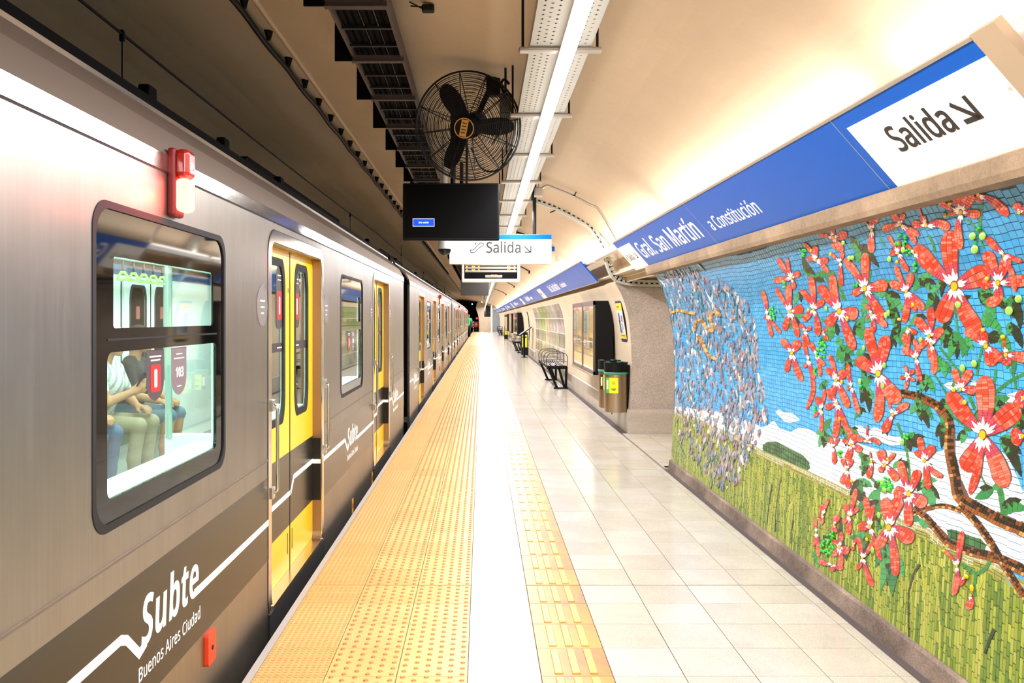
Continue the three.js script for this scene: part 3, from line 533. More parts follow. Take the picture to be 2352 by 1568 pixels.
for (const [f, list] of [[FA, [
  [[60, 1260], [[10, 1040, 44], [35, 1300, 40], [100, 1460, 40], [180, 1425, 30]]], [[280, 930], [[150, 745, 50], [235, 745, 32], [350, 880, 60], [115, 950, 64], [300, 1030, 44]]], [[265, 1230], [[250, 985, 66], [135, 1020, 44], [380, 1195, 86], [215, 1400, 60], [335, 1460, 56]]],
  [[480, 1210], [[445, 915, 64], [360, 1030, 56], [565, 1125, 66], [380, 1310, 64], [515, 1450, 60]]], [[500, 760], [[385, 610, 40], [490, 640, 54], [605, 775, 66], [415, 755, 54], [605, 880, 48]]], [[650, 560], [[620, 425, 80], [775, 525, 90], [525, 545, 40], [670, 665, 66], [730, 690, 66]]],
  [[715, 780], [[625, 700, 30], [735, 690, 44], [725, 1000, 46]]], [[1000, 490], [[890, 355, 16], [1045, 350, 84, 1000, 440], [995, 700, 72]]], [[1260, 440], [[1185, 345, 64], [1090, 490, 74], [1285, 345, 54], [1395, 615, 50], [1425, 545, 54]]],
  [[1490, 450], [[1405, 255, 18], [1355, 440, 80], [1700, 480, 90, 1590, 430], [1440, 370, 70]]], [[1800, 330], [[1740, 130, 120], [1895, 160, 110], [1975, 350, 90], [1590, 235, 54], [1680, 360, 40], [1795, 670, 80, 1770, 480]]], [[1960, 170], [[1970, 75, 44], [1955, 245, 84], [2225, 365, 90, 2100, 240]]],
  [[2140, 970], [[2030, 685, 130], [2230, 710, 110], [2400, 950, 120], [1970, 985, 90], [2030, 1160, 110, 2130, 1110]]], [[2190, 720], [[2030, 560, 70], [2350, 780, 50], [2290, 1050, 60]]], [[2330, 330], [[2290, 250, 90], [2420, 300, 100]]], [[1240, 700], [[1150, 540, 40], [1240, 590, 44], [1160, 700, 66], [1325, 870, 50]]],
  [[1380, 700], [[1305, 625, 40], [1480, 840, 56]]], [[1000, 1250], [[940, 1165, 40], [1130, 1370, 66], [1010, 1420, 50], [945, 1290, 34]]], [[940, 1020], [[935, 700, 86], [750, 755, 76], [1140, 985, 120], [820, 1075, 74], [1105, 1290, 90]]], [[1315, 1045], [[1350, 880, 76], [1160, 965, 80], [1465, 1215, 76], [1210, 815, 54], [1290, 1330, 70], [1395, 1230, 50]]],
  [[710, 1225], [[640, 895, 80], [525, 990, 90], [875, 1255, 130], [595, 1360, 100], [840, 1575, 90]]], [[1520, 1450], [[1390, 1285, 90], [1525, 1190, 76], [1640, 1385, 86], [1420, 1560, 60], [1545, 1690, 60]]], [[400, 1400], [[345, 1345, 44], [455, 1370, 44], [380, 1490, 44], [435, 1550, 40]]], [[560, 1420], [[590, 1380, 40], [600, 1490, 40]]],
  [[1330, 1380], [[1280, 1500, 60], [1400, 1430, 44], [1290, 1620, 60]]], [[1745, 1000], [[1695, 500, 170], [1390, 635, 150], [2050, 870, 210], [1610, 1325, 170], [1965, 1435, 165]]],
]], [FB, [
  [[430, 300], [[380, 130, 40], [480, 470, 44], [410, 740, 44, 470, 560], [385, 370, 34]]], [[500, 250], [[450, 140, 44], [570, 350, 44], [535, 450, 36]]], [[280, 235], [[180, 110, 66], [335, 120, 90], [230, 410, 54], [370, 490, 64]]], [[815, 540], [[780, 330, 44], [880, 780, 48, 840, 640], [770, 560, 34]]],
  [[680, 480], [[615, 250, 44], [585, 375, 56], [755, 390, 90], [790, 725, 74], [620, 650, 70]]], [[1400, 280], [[1380, 105, 44], [1440, 150, 54], [1275, 200, 70], [1440, 495, 48], [1345, 230, 40]]], [[1540, 160], [[1555, 425, 70], [1640, 20, 60]]], [[1320, 440], [[1290, 345, 34], [1375, 385, 44], [1245, 460, 34], [1385, 485, 36], [1300, 560, 40]]],
  [[1190, 790], [[1145, 640, 22], [1330, 690, 76, 1250, 740], [1105, 950, 84, 1150, 850]]], [[545, 740], [[505, 625, 54], [575, 560, 36], [475, 810, 36], [540, 950, 38]]], [[690, 690], [[595, 560, 50], [580, 730, 60], [665, 1000, 66], [785, 950, 50]]], [[650, 1080], [[615, 990, 44], [660, 1230, 48], [700, 1000, 34]]],
  [[815, 1060], [[735, 1010, 44], [800, 910, 54], [905, 1120, 66], [770, 1200, 66], [870, 965, 70]]], [[960, 1030], [[1075, 1055, 44, 1010, 1010], [860, 1010, 50], [960, 880, 18]]], [[775, 1280], [[730, 1185, 44], [820, 1185, 44], [725, 1410, 64], [790, 1455, 54]]], [[1120, 1240], [[1075, 1105, 90], [1205, 1135, 44], [1060, 1300, 54], [1230, 1380, 76]]],
  [[1000, 1210], [[980, 1125, 18], [1010, 1200, 66], [970, 1360, 54]]], [[1480, 1200], [[1425, 990, 64], [1555, 1070, 90], [1385, 1120, 56], [1635, 1350, 50, 1540, 1290], [1510, 1460, 70]]], [[1335, 1500], [[1250, 1205, 80], [1415, 1285, 90], [1195, 1480, 120], [1490, 1600, 130], [1335, 1790, 90]]],
  [[2030, 170], [[1830, 35, 70], [2165, 310, 80], [2090, 350, 130], [1990, 40, 70]]], [[2210, 250], [[2180, 75, 30], [2200, 210, 90], [2210, 350, 90], [2400, 280, 110]]], [[1800, 560], [[1735, 375, 70], [1885, 385, 90], [1935, 575, 90]]],
  [[2370, 640], [[2300, 590, 110], [2300, 720, 110]]], [[2360, 980], [[2250, 940, 110], [2270, 1050, 110]]], [[1060, 420], [[955, 10, 100], [1125, 75, 120], [860, 285, 125], [1245, 680, 150], [1045, 855, 100]]],
  [[2000, 970], [[2010, 440, 190], [1690, 585, 160], [2325, 720, 215], [1830, 1290, 200], [2200, 1440, 180], [1880, 1500, 80, 1950, 1280]]],
]], [FC, [
  [[500, 480], [[490, 350, 36], [475, 600, 36], [520, 690, 40]]], [[560, 320], [[545, 225, 44], [605, 180, 34], [515, 330, 44], [545, 410, 36]]], [[660, 410], [[690, 320, 70], [640, 470, 50], [680, 480, 36]]], [[640, 770], [[515, 730, 50], [640, 830, 50], [740, 800, 54]]], [[710, 610], [[790, 660, 86], [645, 690, 70], [725, 475, 44], [710, 800, 56], [640, 540, 40]]],
  [[800, 330], [[760, 225, 60], [855, 85, 48], [880, 255, 44], [785, 500, 56], [735, 400, 44]]], [[840, 590], [[850, 540, 30], [825, 640, 34]]], [[920, 710], [[868, 520, 44], [1008, 965, 54], [860, 815, 40], [1010, 560, 44]]], [[985, 430], [[938, 160, 60], [1015, 230, 44], [880, 415, 96], [1080, 730, 44, 1035, 600]]],
  [[1770, 780], [[1810, 470, 66], [1650, 635, 34], [1735, 1040, 66]]], [[1840, 880], [[1765, 940, 90]]], [[1895, 1040], [[1865, 1170, 80]]], [[1155, 435], [[1115, 170, 110], [1255, 165, 125], [1370, 555, 150], [1050, 620, 110], [1215, 870, 90]]],
]]]) for (const [c, tips] of list) flower(f, c, tips);
// berries and pods: rounded glass drops
const dropGeo = new THREE.SphereGeometry(1, 8, 6), podMat = std({ color: 0x8fbf4e, roughness: 0.15 }), beadMat = std({ color: 0x35b52e, roughness: 0.12 });
function drop(name, f, x, y, wpx, hpx, m) {
  const [Z, yy] = mur(...f([x, y])), s = FOC / Z, o = obj(name, dropGeo, m, mural); o.position.copy(onWall(Z, yy, 0.009)); o.scale.set(0.007, hpx / K / s / 2, wpx / K / s / 2 * 1.7);
}
for (const [x, y, w, h] of [[1910, 545, 60, 76], [2000, 545, 60, 76], [1930, 665, 66, 84], [745, 605, 38, 52], [800, 745, 38, 52], [828, 742, 36, 50], [1285, 668, 40, 64], [1160, 755, 38, 60], [2240, 1220, 66, 84], [2325, 1112, 60, 76], [1780, 1165, 56, 66], [590, 1200, 34, 50], [780, 1292, 34, 50], [1130, 1262, 34, 64], [1152, 1240, 30, 60]]) drop('seed_pod', FA, x, y, w, h, podMat);
for (const [x, y, w, h] of [[1820, 370, 50, 74], [1925, 330, 50, 72], [930, 190, 30, 58], [1115, 345, 32, 56], [1100, 530, 34, 60], [1280, 1035, 34, 66], [1095, 1400, 34, 60], [1115, 1460, 50, 60], [895, 490, 34, 60]]) drop('seed_pod', FB, x, y, w, h, podMat);
for (const [x, y, w, h] of [[1065, 325, 36, 64], [1100, 400, 36, 64], [860, 380, 32, 52], [1010, 640, 32, 70], [608, 560, 26, 40]]) drop('seed_pod', FC, x, y, w, h, podMat);
for (const [f, cx, cy, rx, ry, n] of [[FA, 385, 695, 40, 50, 9], [FA, 1262, 590, 55, 60, 12], [FA, 205, 990, 25, 30, 5], [FA, 105, 1240, 40, 80, 14], [FA, 1395, 830, 24, 50, 5], [FA, 855, 985, 26, 22, 4], [FA, 1330, 690, 22, 40, 4], [FA, 1950, 470, 30, 20, 2], [FA, 1945, 605, 18, 14, 1], [FB, 545, 210, 55, 75, 18], [FB, 495, 390, 14, 50, 6], [FB, 722, 1135, 24, 34, 7], [FB, 1130, 1420, 60, 80, 18], [FB, 1310, 985, 24, 26, 5], [FB, 490, 740, 18, 24, 4], [FB, 905, 540, 14, 40, 4], [FC, 600, 620, 60, 80, 26], [FC, 640, 500, 40, 40, 8], [FC, 1110, 30, 50, 60, 12]])
  for (let k = 0; k < n; k++) { const a = rr(0, 6.28), r = Math.sqrt(rnd()); drop('glass_bead', f, cx + Math.cos(a) * r * rx, cy + Math.sin(a) * r * ry, 24, 26, beadMat); }
for (const [f, x, y, w, h] of [[FA, 455, 675, 22, 30], [FA, 630, 710, 22, 36], [FA, 1130, 352, 30, 30], [FA, 1705, 250, 30, 34], [FA, 1660, 355, 24, 46], [FA, 432, 1215, 22, 36], [FA, 1375, 1165, 24, 40], [FA, 1250, 1298, 40, 30], [FA, 1445, 1480, 30, 44], [FA, 2040, 930, 30, 44], [FA, 2005, 1395, 28, 40], [FA, 2185, 1455, 32, 40], [FA, 1230, 778, 22, 30], [FA, 1405, 262, 26, 34], [FB, 1740, 565, 30, 44], [FB, 1840, 678, 32, 48], [FB, 732, 495, 20, 44], [FB, 712, 825, 20, 36], [FB, 1145, 1190, 20, 30], [FB, 820, 1385, 22, 34], [FC, 958, 542, 26, 36], [FC, 1855, 875, 36, 40], [FC, 1905, 980, 30, 70], [FC, 1652, 645, 20, 30]]) drop('yellow_anther', f, x, y, w, h, std({ color: 0xf2b714, roughness: 0.25 }));
{ // pale blossoming tree made of long glass shards at the far end of the mural
  const tree = part('blossom_tree', mural), b = new Bag(), tp = [[1505, 630], [1530, 618], [1580, 612], [1612, 606], [1625, 640], [1650, 640], [1680, 660], [1715, 690], [1738, 740], [1745, 800], [1752, 880], [1762, 930], [1770, 960], [1748, 990], [1738, 1020], [1720, 1060], [1700, 1110], [1660, 1125], [1620, 1080], [1580, 1040], [1555, 990], [1552, 880], [1548, 780], [1530, 690]];
  const tones = [0xa89490, 0xd8cec8, 0x857684, 0x9a8484, 0x7a6c7e, 0x9496a8, 0x5f7484, 0x6a86a4, 0xb8a6a2];
  let made = 0;
  while (made < 1350) {
    const px = rr(1500, 1775), py = rr(604, 1130); if (!inPoly(px, py, tp)) continue;
    const [Z, y] = mur(px, py); if (y > 1.94 || y < 0.12) continue;
    const len = rr(0.03, 0.085), a = rr(-0.5, 0.5) + Math.PI / 2, w = rr(0.007, 0.017) * (rnd() < 0.25 ? 1.5 : 1), dz = Math.cos(a) * len, dy = Math.sin(a) * len / 2, nz = Math.sin(a) * w * 1.8, ny = -Math.cos(a) * w;
    const poly = [[Z - dz, y - dy], [Z + nz * 0.8, y + ny * 0.8], [Z + dz, y + dy], [Z - nz * 0.8, y - ny * 0.8]].map(([z, v]) => [Math.min(MU.Z1, Math.max(MU.Z0, z)), Math.min(MU.y1, Math.max(MU.y0, v))]);
    piece(b, poly, 0.0025, rr(0.006, 0.014), 0.0015, C(tones[Math.floor(rnd() * tones.length)], 0.12)); made++;
  }
  obj('blossom_shards', b.geo(), mosaicMat, tree).userData.kind = 'stuff';
  for (const pts of [[[1543, 718], [1560, 712], [1580, 716], [1600, 720]], [[1598, 760], [1603, 735], [1615, 738], [1625, 752], [1640, 760], [1636, 735], [1638, 718], [1650, 716], [1658, 726]], [[1605, 770], [1618, 790], [1630, 815], [1650, 825]]]) { const q = new Bag(); bandsAlong(q, pts, 6, () => C([0xc8954a, 0x9c6c3a, 0xd8b070][Math.floor(rnd() * 3)], 0.1), 0.004, 0.016, 1, 5); obj('trunk_piece', q.geo(), mosaicMat, tree); }
  const l = new Bag(); for (let k = 0; k < 90; k++) { const px = rr(1515, 1735), py = rr(640, 1090); if (!inPoly(px, py, tp)) continue; bandsAlong(l, [[px, py], [px + rr(-6, 8), py + rr(14, 30)], [px + rr(-4, 12), py + rr(34, 50)]], 1.6, () => C(0x2f6a6a, 0.2), 0.003, 0.0075, 1, 8); }
  obj('twigs', l.geo(), mosaicMat, tree).userData.kind = 'stuff';
}
// concrete curb under the mural and concrete ledge over it
struct('baseboard_mural', [prism([[1.862, -0.01], [1.868, 0.03], [1.874, 0.075], [1.886, 0.09], [1.98, 0.09], [1.98, -0.01]], BACK, OPEN0)], M.curb, 'rough stained concrete curb under the mosaic mural');
{
  const prof = [[1.64, 2.012], [1.645, 1.958], [1.656, 1.934], [1.86, 1.926], [1.86, 2.05], [1.70, 2.05]];
  struct('trim_ledge', [prism(prof, BACK, OPEN0 + 0.02)], M.concrete, 'chipped concrete ledge between the mural and the blue sign');
}
// ------------------------------------------------------------------ sign fascia along the wall, with lamps behind it
const SB = V3(1.66, 2.015, 0), SV = V3(-0.659, 0.752, 0).normalize(), SN = V3(-SV.y, SV.x, 0), SH = 0.379;
const signBasis = (Zfar) => new THREE.Matrix4().makeBasis(V3(0, 0, 1), SV, SN).setPosition(SB.x, SB.y, -Zfar);
function fascia(Znear, Zfar, label, nearPanel) {
  const L = Zfar - Znear, g = thing('station_sign', label, 'sign'); g.applyMatrix4(signBasis(Zfar));
  obj('panel', bx(L, SH, 0.018, L / 2, SH / 2, -0.009), M.blue, g);
  obj('top_frame', bx(L, 0.012, 0.024, L / 2, SH + 0.004, -0.008), M.alu, g);
  obj('bottom_frame', bx(L, 0.008, 0.022, L / 2, -0.004, -0.009), M.alu, g);
  const wp = obj('exit_panel', bx(nearPanel ? 0.72 : 1.15, 0.305, 0.003, nearPanel ? 0.36 : 0.575, 0.1525, 0.0015), M.signWhite, g);
  obj('lettering', [letters('Salida', 0.075).translate(0.16, 0.12, 0.003), ribbon([[0.11, 0.2], [0.06, 0.155], [0.11, 0.11]], 0.012).translate(0, 0, 0.003), arrowGeo(0.075, 0.012).translate(0.53, 0.12, 0.003)], M.ink, g);
  const name = letters('Gral. San Martín', 0.178, font, 0.02); name.scale(2.2 / widthOf(name), 1, 1); obj('lettering', name.translate(nearPanel ? 0.83 : 3.2, 0.095, 0), M.lettering, g);
  const dir = letters('a Constitución', 0.1, font, 0.012); dir.scale(1.0 / widthOf(dir), 1, 1); obj('lettering', dir.translate(nearPanel ? 3.32 : 5.75, 0.11, 0), M.lettering, g);
  for (const x of [3.17, L - 1.0].filter((x) => x < L - 0.2)) obj('panel_joint', bx(0.004, SH, 0.0012, x, SH / 2, 0.0004), M.alu, g);
  if (nearPanel) {
    const x0 = L - 0.93; obj('exit_panel', bx(0.93, 0.317, 0.003, x0 + 0.465, 0.1585, 0.0015), M.signWhite, g);
    const s = letters('Salida', 0.108, font, 0.022); s.scale(0.385 / widthOf(s), 1, 1);
    obj('lettering', [s.translate(x0 + 0.205, 0.142, 0.003), arrowGeo(0.085, 0.019).translate(x0 + 0.635, 0.145, 0.003)], M.ink, g);
    obj('end_plate', bx(0.115, SH + 0.03, 0.03, L + 0.058, SH / 2, -0.012), std({ color: 0xb29c80, roughness: 0.6 }), g);
    obj('screw', cyl(0.006, 0.006, 0.006, 10).rotateX(Math.PI / 2).translate(L - 0.015, 0.2, 0.003), M.chrome, g);
  }
  return g;
}
const fasciaRuns = [[2.43, 9.1]]; for (let k = 0; k < 7; k++) fasciaRuns.push([12.1 + k * 10.4, 12.1 + (k + 1) * 10.4 - 0.02]);
fasciaRuns.forEach(([a, b], k) => fascia(a, b, k === 0 ? 'long blue station name sign with a large white Salida panel, above the flower mosaic' : k === 1 ? 'blue station name sign above the advertising case and litter bins' : k === 2 ? 'blue station name sign above the faded tiled picture wall and lectern' : 'blue station name sign on the far stretch of the plastered wall', k === 0));
scene.children.filter((o) => /far stretch/.test(o.userData.label || '')).forEach((o) => { o.userData.group = 'far station name signs'; });
{ // bearing rail of the fascia and the lamps in the cove behind it
  struct('trim_cove', [prism([[1.70, 2.05], [1.86, 2.05], [1.86, 2.065], [1.70, 2.065]], BACK, LENGTH)], M.plaster, 'shelf that carries the cove lamps behind the signs');
  let n = 0;
  for (let Z = -4.6; Z < LENGTH - 5; Z += 4.02) {
    const g = thing('cove_lamp', Z < 2.4 && Z > -2 ? 'white cove lamp seen past the end of the blue sign with the large Salida panel' : Z > 6 && Z < 12 ? 'white cove lamp in the gap between the blue signs over the exit passage' : 'white cove lamp hidden behind the blue sign fascia', 'lamp', P(1.53, 2.285, Z + 2), 'cove lamps');
    obj('housing', [bx(0.07, 0.05, 3.9, 0, 0, 0), bx(0.2, 0.012, 0.04, 0.12, -0.01, 1.5), bx(0.2, 0.012, 0.04, 0.12, -0.01, -1.5)], M.white, g);
    obj('lamp_tube', cyl(0.018, 0.018, 3.8, 10).rotateX(Math.PI / 2).translate(0, 0.036, 0), M.coveTube, g);
    rectLight(COVE.color, COVE.intensity, 3.8, 0.06, P(1.53, 2.345, Z + 2), P(1.35, 3.1, Z + 2)); n++;
  }
}
// ------------------------------------------------------------------ perforated tray and LED line over the platform
{
  const TX = 0.39, TY = 2.845, TW = 0.30, UL = 1.36;
  const base = rrect(-TW / 2, TW / 2, -UL / 2 + 0.004, UL / 2 - 0.004, 0.002);
  for (let r = 0; r < 24; r++) for (const x of [-0.118, -0.085, -0.05, 0.05, 0.085, 0.118]) { const p = new THREE.Path(), cy = -UL / 2 + 0.04 + r * 0.0555 + (Math.abs(x) === 0.085 ? 0.027 : 0); if (cy > UL / 2 - 0.03) continue; p.absellipse(x, cy, 0.0085, 0.0105, 0, Math.PI * 2); base.holes.push(p); }
  const perf = ext(base, 0.002, 0, 2).rotateX(Math.PI / 2);
  const lip = rrect(0, 0.06, -UL / 2 + 0.004, UL / 2 - 0.004, 0.002); for (let r = 0; r < 24; r++) { const p = new THREE.Path(); p.absellipse(0.03, -UL / 2 + 0.04 + r * 0.0555, 0.007, 0.012, 0, Math.PI * 2); lip.holes.push(p); }
  const lipG = ext(lip, 0.002, 0, 2).rotateX(Math.PI / 2).rotateZ(Math.PI / 2);
  let proto = null, n = 0;
  for (let Z = 4.18 - 5 * UL; Z < 74; Z += UL) {
    let g;
    if (!proto) {
      g = proto = thing('cable_tray', 'white perforated cable tray section above the LED light line', 'cable tray', P(TX, TY, Z + UL / 2), 'perforated tray sections');
      obj('tray_floor', perf, M.galv, g); obj('tray_side', lipG.clone().translate(-TW / 2 + 0.001, 0, 0), M.galv, g); obj('tray_side', lipG.clone().translate(TW / 2 + 0.001, 0, 0), M.galv, g);
      const cb = obj('cables', [-0.1, -0.06, -0.02, 0.03, 0.08].map((x) => cyl(0.016, 0.016, UL, 6).rotateX(Math.PI / 2).translate(x, 0.018, 0)), M.dark, g);
      obj('hanger_channel', rbx(TW + 0.11, 0.026, 0.04, 0.008, 0, -0.016, UL / 2 - 0.025), M.alu, g);
      for (const x of [-TW / 2 - 0.035, TW / 2 + 0.035]) obj('hanger_rod', rod(V3(x, -0.01, UL / 2 - 0.025), V3(x, vaultY(TX + x) - TY + 0.004, UL / 2 - 0.025), 0.007), M.blackMetal, g);
    } else { g = copyOf(proto); g.position.copy(P(TX, TY, Z + UL / 2)); }
    n++;
  }
  const TL = 5.35; let tp = null;
  for (let k = 0; k < 18; k++) {
    const Z = -5.0 + k * TL; let g;
    if (!tp) {
      g = tp = thing('led_tube', 'glowing white LED tube under the perforated tray', 'lamp', P(LED.x, LED.y, Z + TL / 2), 'LED tubes over the platform');
      obj('lamp_housing', [bx(0.05, 0.03, TL - 0.03, 0, 0.034, 0), bx(0.03, 0.012, 0.03, 0, 0.052, TL / 3), bx(0.03, 0.012, 0.03, 0, 0.052, -TL / 3)], M.white, g);
      obj('lamp_tube', cyl(0.036, 0.036, TL - 0.02, 18).rotateX(Math.PI / 2).translate(0, -0.004, 0), M.tube, g);
    } else { g = copyOf(tp); g.position.copy(P(LED.x, LED.y, Z + TL / 2)); }
    rectLight(LED.color, LED.intensity, 0.08, TL - 0.04, P(LED.x, LED.y - 0.043, Z + TL / 2), P(LED.x, 0, Z + TL / 2));
  }
}
// ------------------------------------------------------------------ dark ladder tray, conduits and overhead line
{
  const y = 3.02, pit = 0.86; let proto = null;
  for (let k = 0; k < 60; k++) {
    const Z = 1.0 + k * pit; let g;
    if (!proto) {
      g = proto = thing('ladder_tray', 'rusty dark cable ladder section packed with black cables, hung under the vault', 'cable tray', P(-0.6, y, Z), 'cable ladder sections');
      for (const x of [-0.14, 0.14]) obj('side_rail', bx(0.014, 0.09, pit, x, 0.03, 0), std({ color: 0x46352a, roughness: 0.7 }), g);
      for (let r = 0; r < 3; r++) obj('rung', bx(0.27, 0.012, 0.022, 0, 0, -pit / 2 + (r + 0.5) * pit / 3), M.blackMetal, g);
      obj('cables', [-0.11, -0.075, -0.04, 0, 0.035, 0.075, 0.11].map((x) => cyl(0.017, 0.017, pit, 6).rotateX(Math.PI / 2).translate(x, 0.025, 0)), M.dark, g);
      obj('green_cable', cyl(0.01, 0.01, pit, 6).rotateX(Math.PI / 2).translate(-0.125, 0.05, 0), std({ color: 0x0f7a45, roughness: 0.5 }), g);
      obj('bracket', [bx(0.3, 0.035, 0.008, 0, -0.02, pit / 2 - 0.025), bx(0.3, 0.006, 0.04, 0, -0.04, pit / 2 - 0.025)], std({ color: 0x3f3128, roughness: 0.7 }), g);
      obj('hanger_plate', bx(0.1, 0.32, 0.012, -0.195, 0.12, pit / 2 - 0.01), M.dark, g);
    } else { g = copyOf(proto); g.position.copy(P(-0.6, y, Z)); }
  }
  // clipped cable along the vault above the track
  const cab = thing('vault_cable', 'black cable clipped along the vault above the track', 'cable', P(0, 0, 0)), cx = -1.47, cy = vaultY(-1.47) - 0.085;
  const pts = []; for (let k = 0; k <= 120; k++) pts.push(P(cx, cy + (k % 2 ? 0.004 : -0.012), 1 + k * 0.6)); obj('cable', tube(pts, 0.02, 480, 6), M.black, cab);
  for (let k = 0; k < 60; k++) obj('clip', [new THREE.CylinderGeometry(0.034, 0.014, 0.07, 8).translate(cx + 0.012, cy + 0.055, -(1.6 + k * 1.2 * 0.5)), rod(P(cx + 0.012, cy + 0.05, 1.6 + k * 0.6), P(cx + 0.012, vaultY(cx) + 0.003, 1.6 + k * 0.6), 0.008)], M.black, cab);
  // overhead line: messenger wire, contact wire and droppers
  const ow = thing('overhead_wire', 'thin overhead line with droppers above the train roof', 'wire', P(0, 0, 0)), wx = -2.25, wy = 3.285;
  const wp = []; for (let k = 0; k <= 40; k++) wp.push(P(wx, wy - 0.05 * Math.sin((k % 8) / 8 * Math.PI) + 0.03, 0.5 + k * 2.2)); obj('messenger_wire', tube(wp, 0.009, 240, 6), M.black, ow);
  obj('contact_wire', rod(P(wx, 2.94, -4), P(wx, 2.94, 90), 0.008), M.black, ow);
  for (let k = 0; k < 9; k++) { const Z = 5.3 + k * 9.2; obj('dropper', [rod(P(wx, 2.94, Z), P(wx, wy + 0.02, Z), 0.005), rbx(0.03, 0.07, 0.03, 0.008, wx, wy - 0.02, -Z)], M.black, ow); if (k % 3 === 2) obj('hanger', rod(P(wx, wy, Z), P(wx, vaultY(wx) + 0.002, Z), 0.006), M.black, ow); }
}
// conduit and white slotted tray over the exit passage, junction boxes
{
  const c1 = thing('steel_conduit', 'grey steel conduit bending down the vault to the blue sign end', 'conduit', P(0, 0, 0));
  const arc = (Z, x0, x1, off, n = 9) => { const o = []; for (let i = 0; i <= n; i++) { const x = x0 + (x1 - x0) * i / n; o.push(P(x, vaultY(x) - off, Z)); } return o; };
  obj('pipe', tube([P(0.63, 2.9, 9.35), ...arc(9.35, 0.72, 1.3, 0.06, 6), P(1.5, 2.36, 9.36), P(1.58, 2.2, 9.36), P(1.66, 2.115, 9.3), P(1.7, 2.12, 9.12)], 0.014, 60, 8), M.alu, c1);
  obj('clamp', [bx(0.03, 0.012, 0.05, 1.02, vaultY(1.02) - 0.05, -9.35), rod(P(1.02, vaultY(1.02) - 0.06, 9.35), P(1.05, vaultY(1.05) + 0.01, 9.35), 0.006)], M.blackMetal, c1);
  const jb = thing('junction_box', 'grey junction box where the conduit leaves the LED tray', 'box', P(0.625, 2.88, 9.3)); obj('body', rbx(0.09, 0.1, 0.12, 0.01), M.alu, jb); obj('bracket', bx(0.02, vaultY(0.625) - 2.92, 0.03, 0, (vaultY(0.625) - 2.92) / 2 + 0.04, 0), M.alu, jb);
  const st = thing('slotted_tray', 'white slotted cable tray following the vault down to the granite wall', 'cable tray', P(0, 0, 0)), Zt = 10.9;
  const path = [...arc(Zt, 0.6, 1.36, 0.05, 8), P(1.55, 2.35, Zt), P(1.62, 2.12, Zt), P(1.70, 1.985, Zt), P(1.84, 1.93, Zt), P(2.05, 1.91, Zt), P(2.5, 1.905, Zt), P(3.2, 1.905, Zt)], curve = new THREE.CatmullRomCurve3(path);
  const N = 46; for (let i = 0; i < N; i++) {
    const a = curve.getPointAt(i / N), b = curve.getPointAt((i + 1) / N), d = b.clone().sub(a).normalize(), nrm = V3(d.y, -d.x, 0), L = a.distanceTo(b), mk = (w, h, dd, du, dn, dz) => new THREE.BoxGeometry(w, h, dd).applyMatrix4(new THREE.Matrix4().makeBasis(d, nrm.clone().negate(), V3(0, 0, 1)).setPosition(a.x + d.x * (L / 2 + du) + nrm.x * dn, a.y + d.y * (L / 2 + du) + nrm.y * dn, a.z + dz));
    obj('tray_piece', [mk(L * 1.02, 0.003, 0.1, 0, 0, 0), mk(L * 1.02, 0.03, 0.003, 0, -0.012, 0.05), mk(L * 1.02, 0.03, 0.003, 0, -0.062, 0.05), mk(L * 0.5, 0.03, 0.003, 0, -0.037, 0.05), mk(L * 1.02, 0.07, 0.003, 0, -0.04, -0.05)], M.galv, st);
  }
  obj('cables', tube(path.map((p) => V3(p.x + 0.022, p.y + 0.026, p.z - 0.01)), 0.016, 60, 6), M.dark, st);
  obj('stay', rod(P(1.03, vaultY(1.03) + 0.02, Zt + 0.0), P(0.88, vaultY(0.88) - 0.11, Zt - 0.02), 0.008), M.blackMetal, st);
  for (const [Z, k] of [[15, 0], [22.5, 1], [33, 2], [44, 3]]) { const c = thing('vault_conduit', ['thin conduit on the vault ending in a blue plug above the name sign', 'thin conduit on the vault over the faded tiled picture wall', 'thin conduit on the vault beyond the hanging dark panel', 'thin conduit on the vault near the far benches'][k], 'conduit', P(0, 0, 0)); obj('pipe', tube(arc(Z, 0.5, 1.25, 0.03), 0.016, 40, 6), M.blackMetal, c); obj('end_plug', rbx(0.05, 0.08, 0.05, 0.01, 1.27, vaultY(1.27) - 0.05, -Z), k ? M.blackMetal : M.blue, c); }
  const tr = thing('triangular_bracket', 'small grey triangular bracket fixed to the vault above the name sign', 'bracket', P(1.38, vaultY(1.38) - 0.13, 16)); obj('plate', prism([[0, 0], [0.1, 0], [0.02, 0.16]], -0.01, 0.01), M.alu, tr);
  const pl = thing('power_socket', 'grey plug box with loop of cable beside the fan', 'socket', P(0.16, 2.93, 5.65)); obj('body', rbx(0.08, 0.13, 0.06, 0.01), std({ color: 0x54534f, roughness: 0.5 }), pl); obj('connector', rbx(0.07, 0.05, 0.05, 0.008, 0, -0.09, 0), std({ color: 0x6f6f68, roughness: 0.5 }), pl); obj('drop_rod', rod(V3(0, 0.06, 0), V3(0, vaultY(0.16) - 2.93 + 0.003, 0), 0.008), M.blackMetal, pl); obj('cable_loop', tube([V3(0.0, 0.06, 0), V3(-0.03, 0.12, 0), V3(-0.01, 0.16, 0), V3(0.025, 0.13, 0)], 0.01, 20, 6), M.black, pl); obj('plug_cable', tube([V3(-0.02, -0.11, 0), V3(-0.04, -0.2, 0.02), V3(-0.09, -0.28, 0.04)], 0.007, 20, 6), M.black, pl);
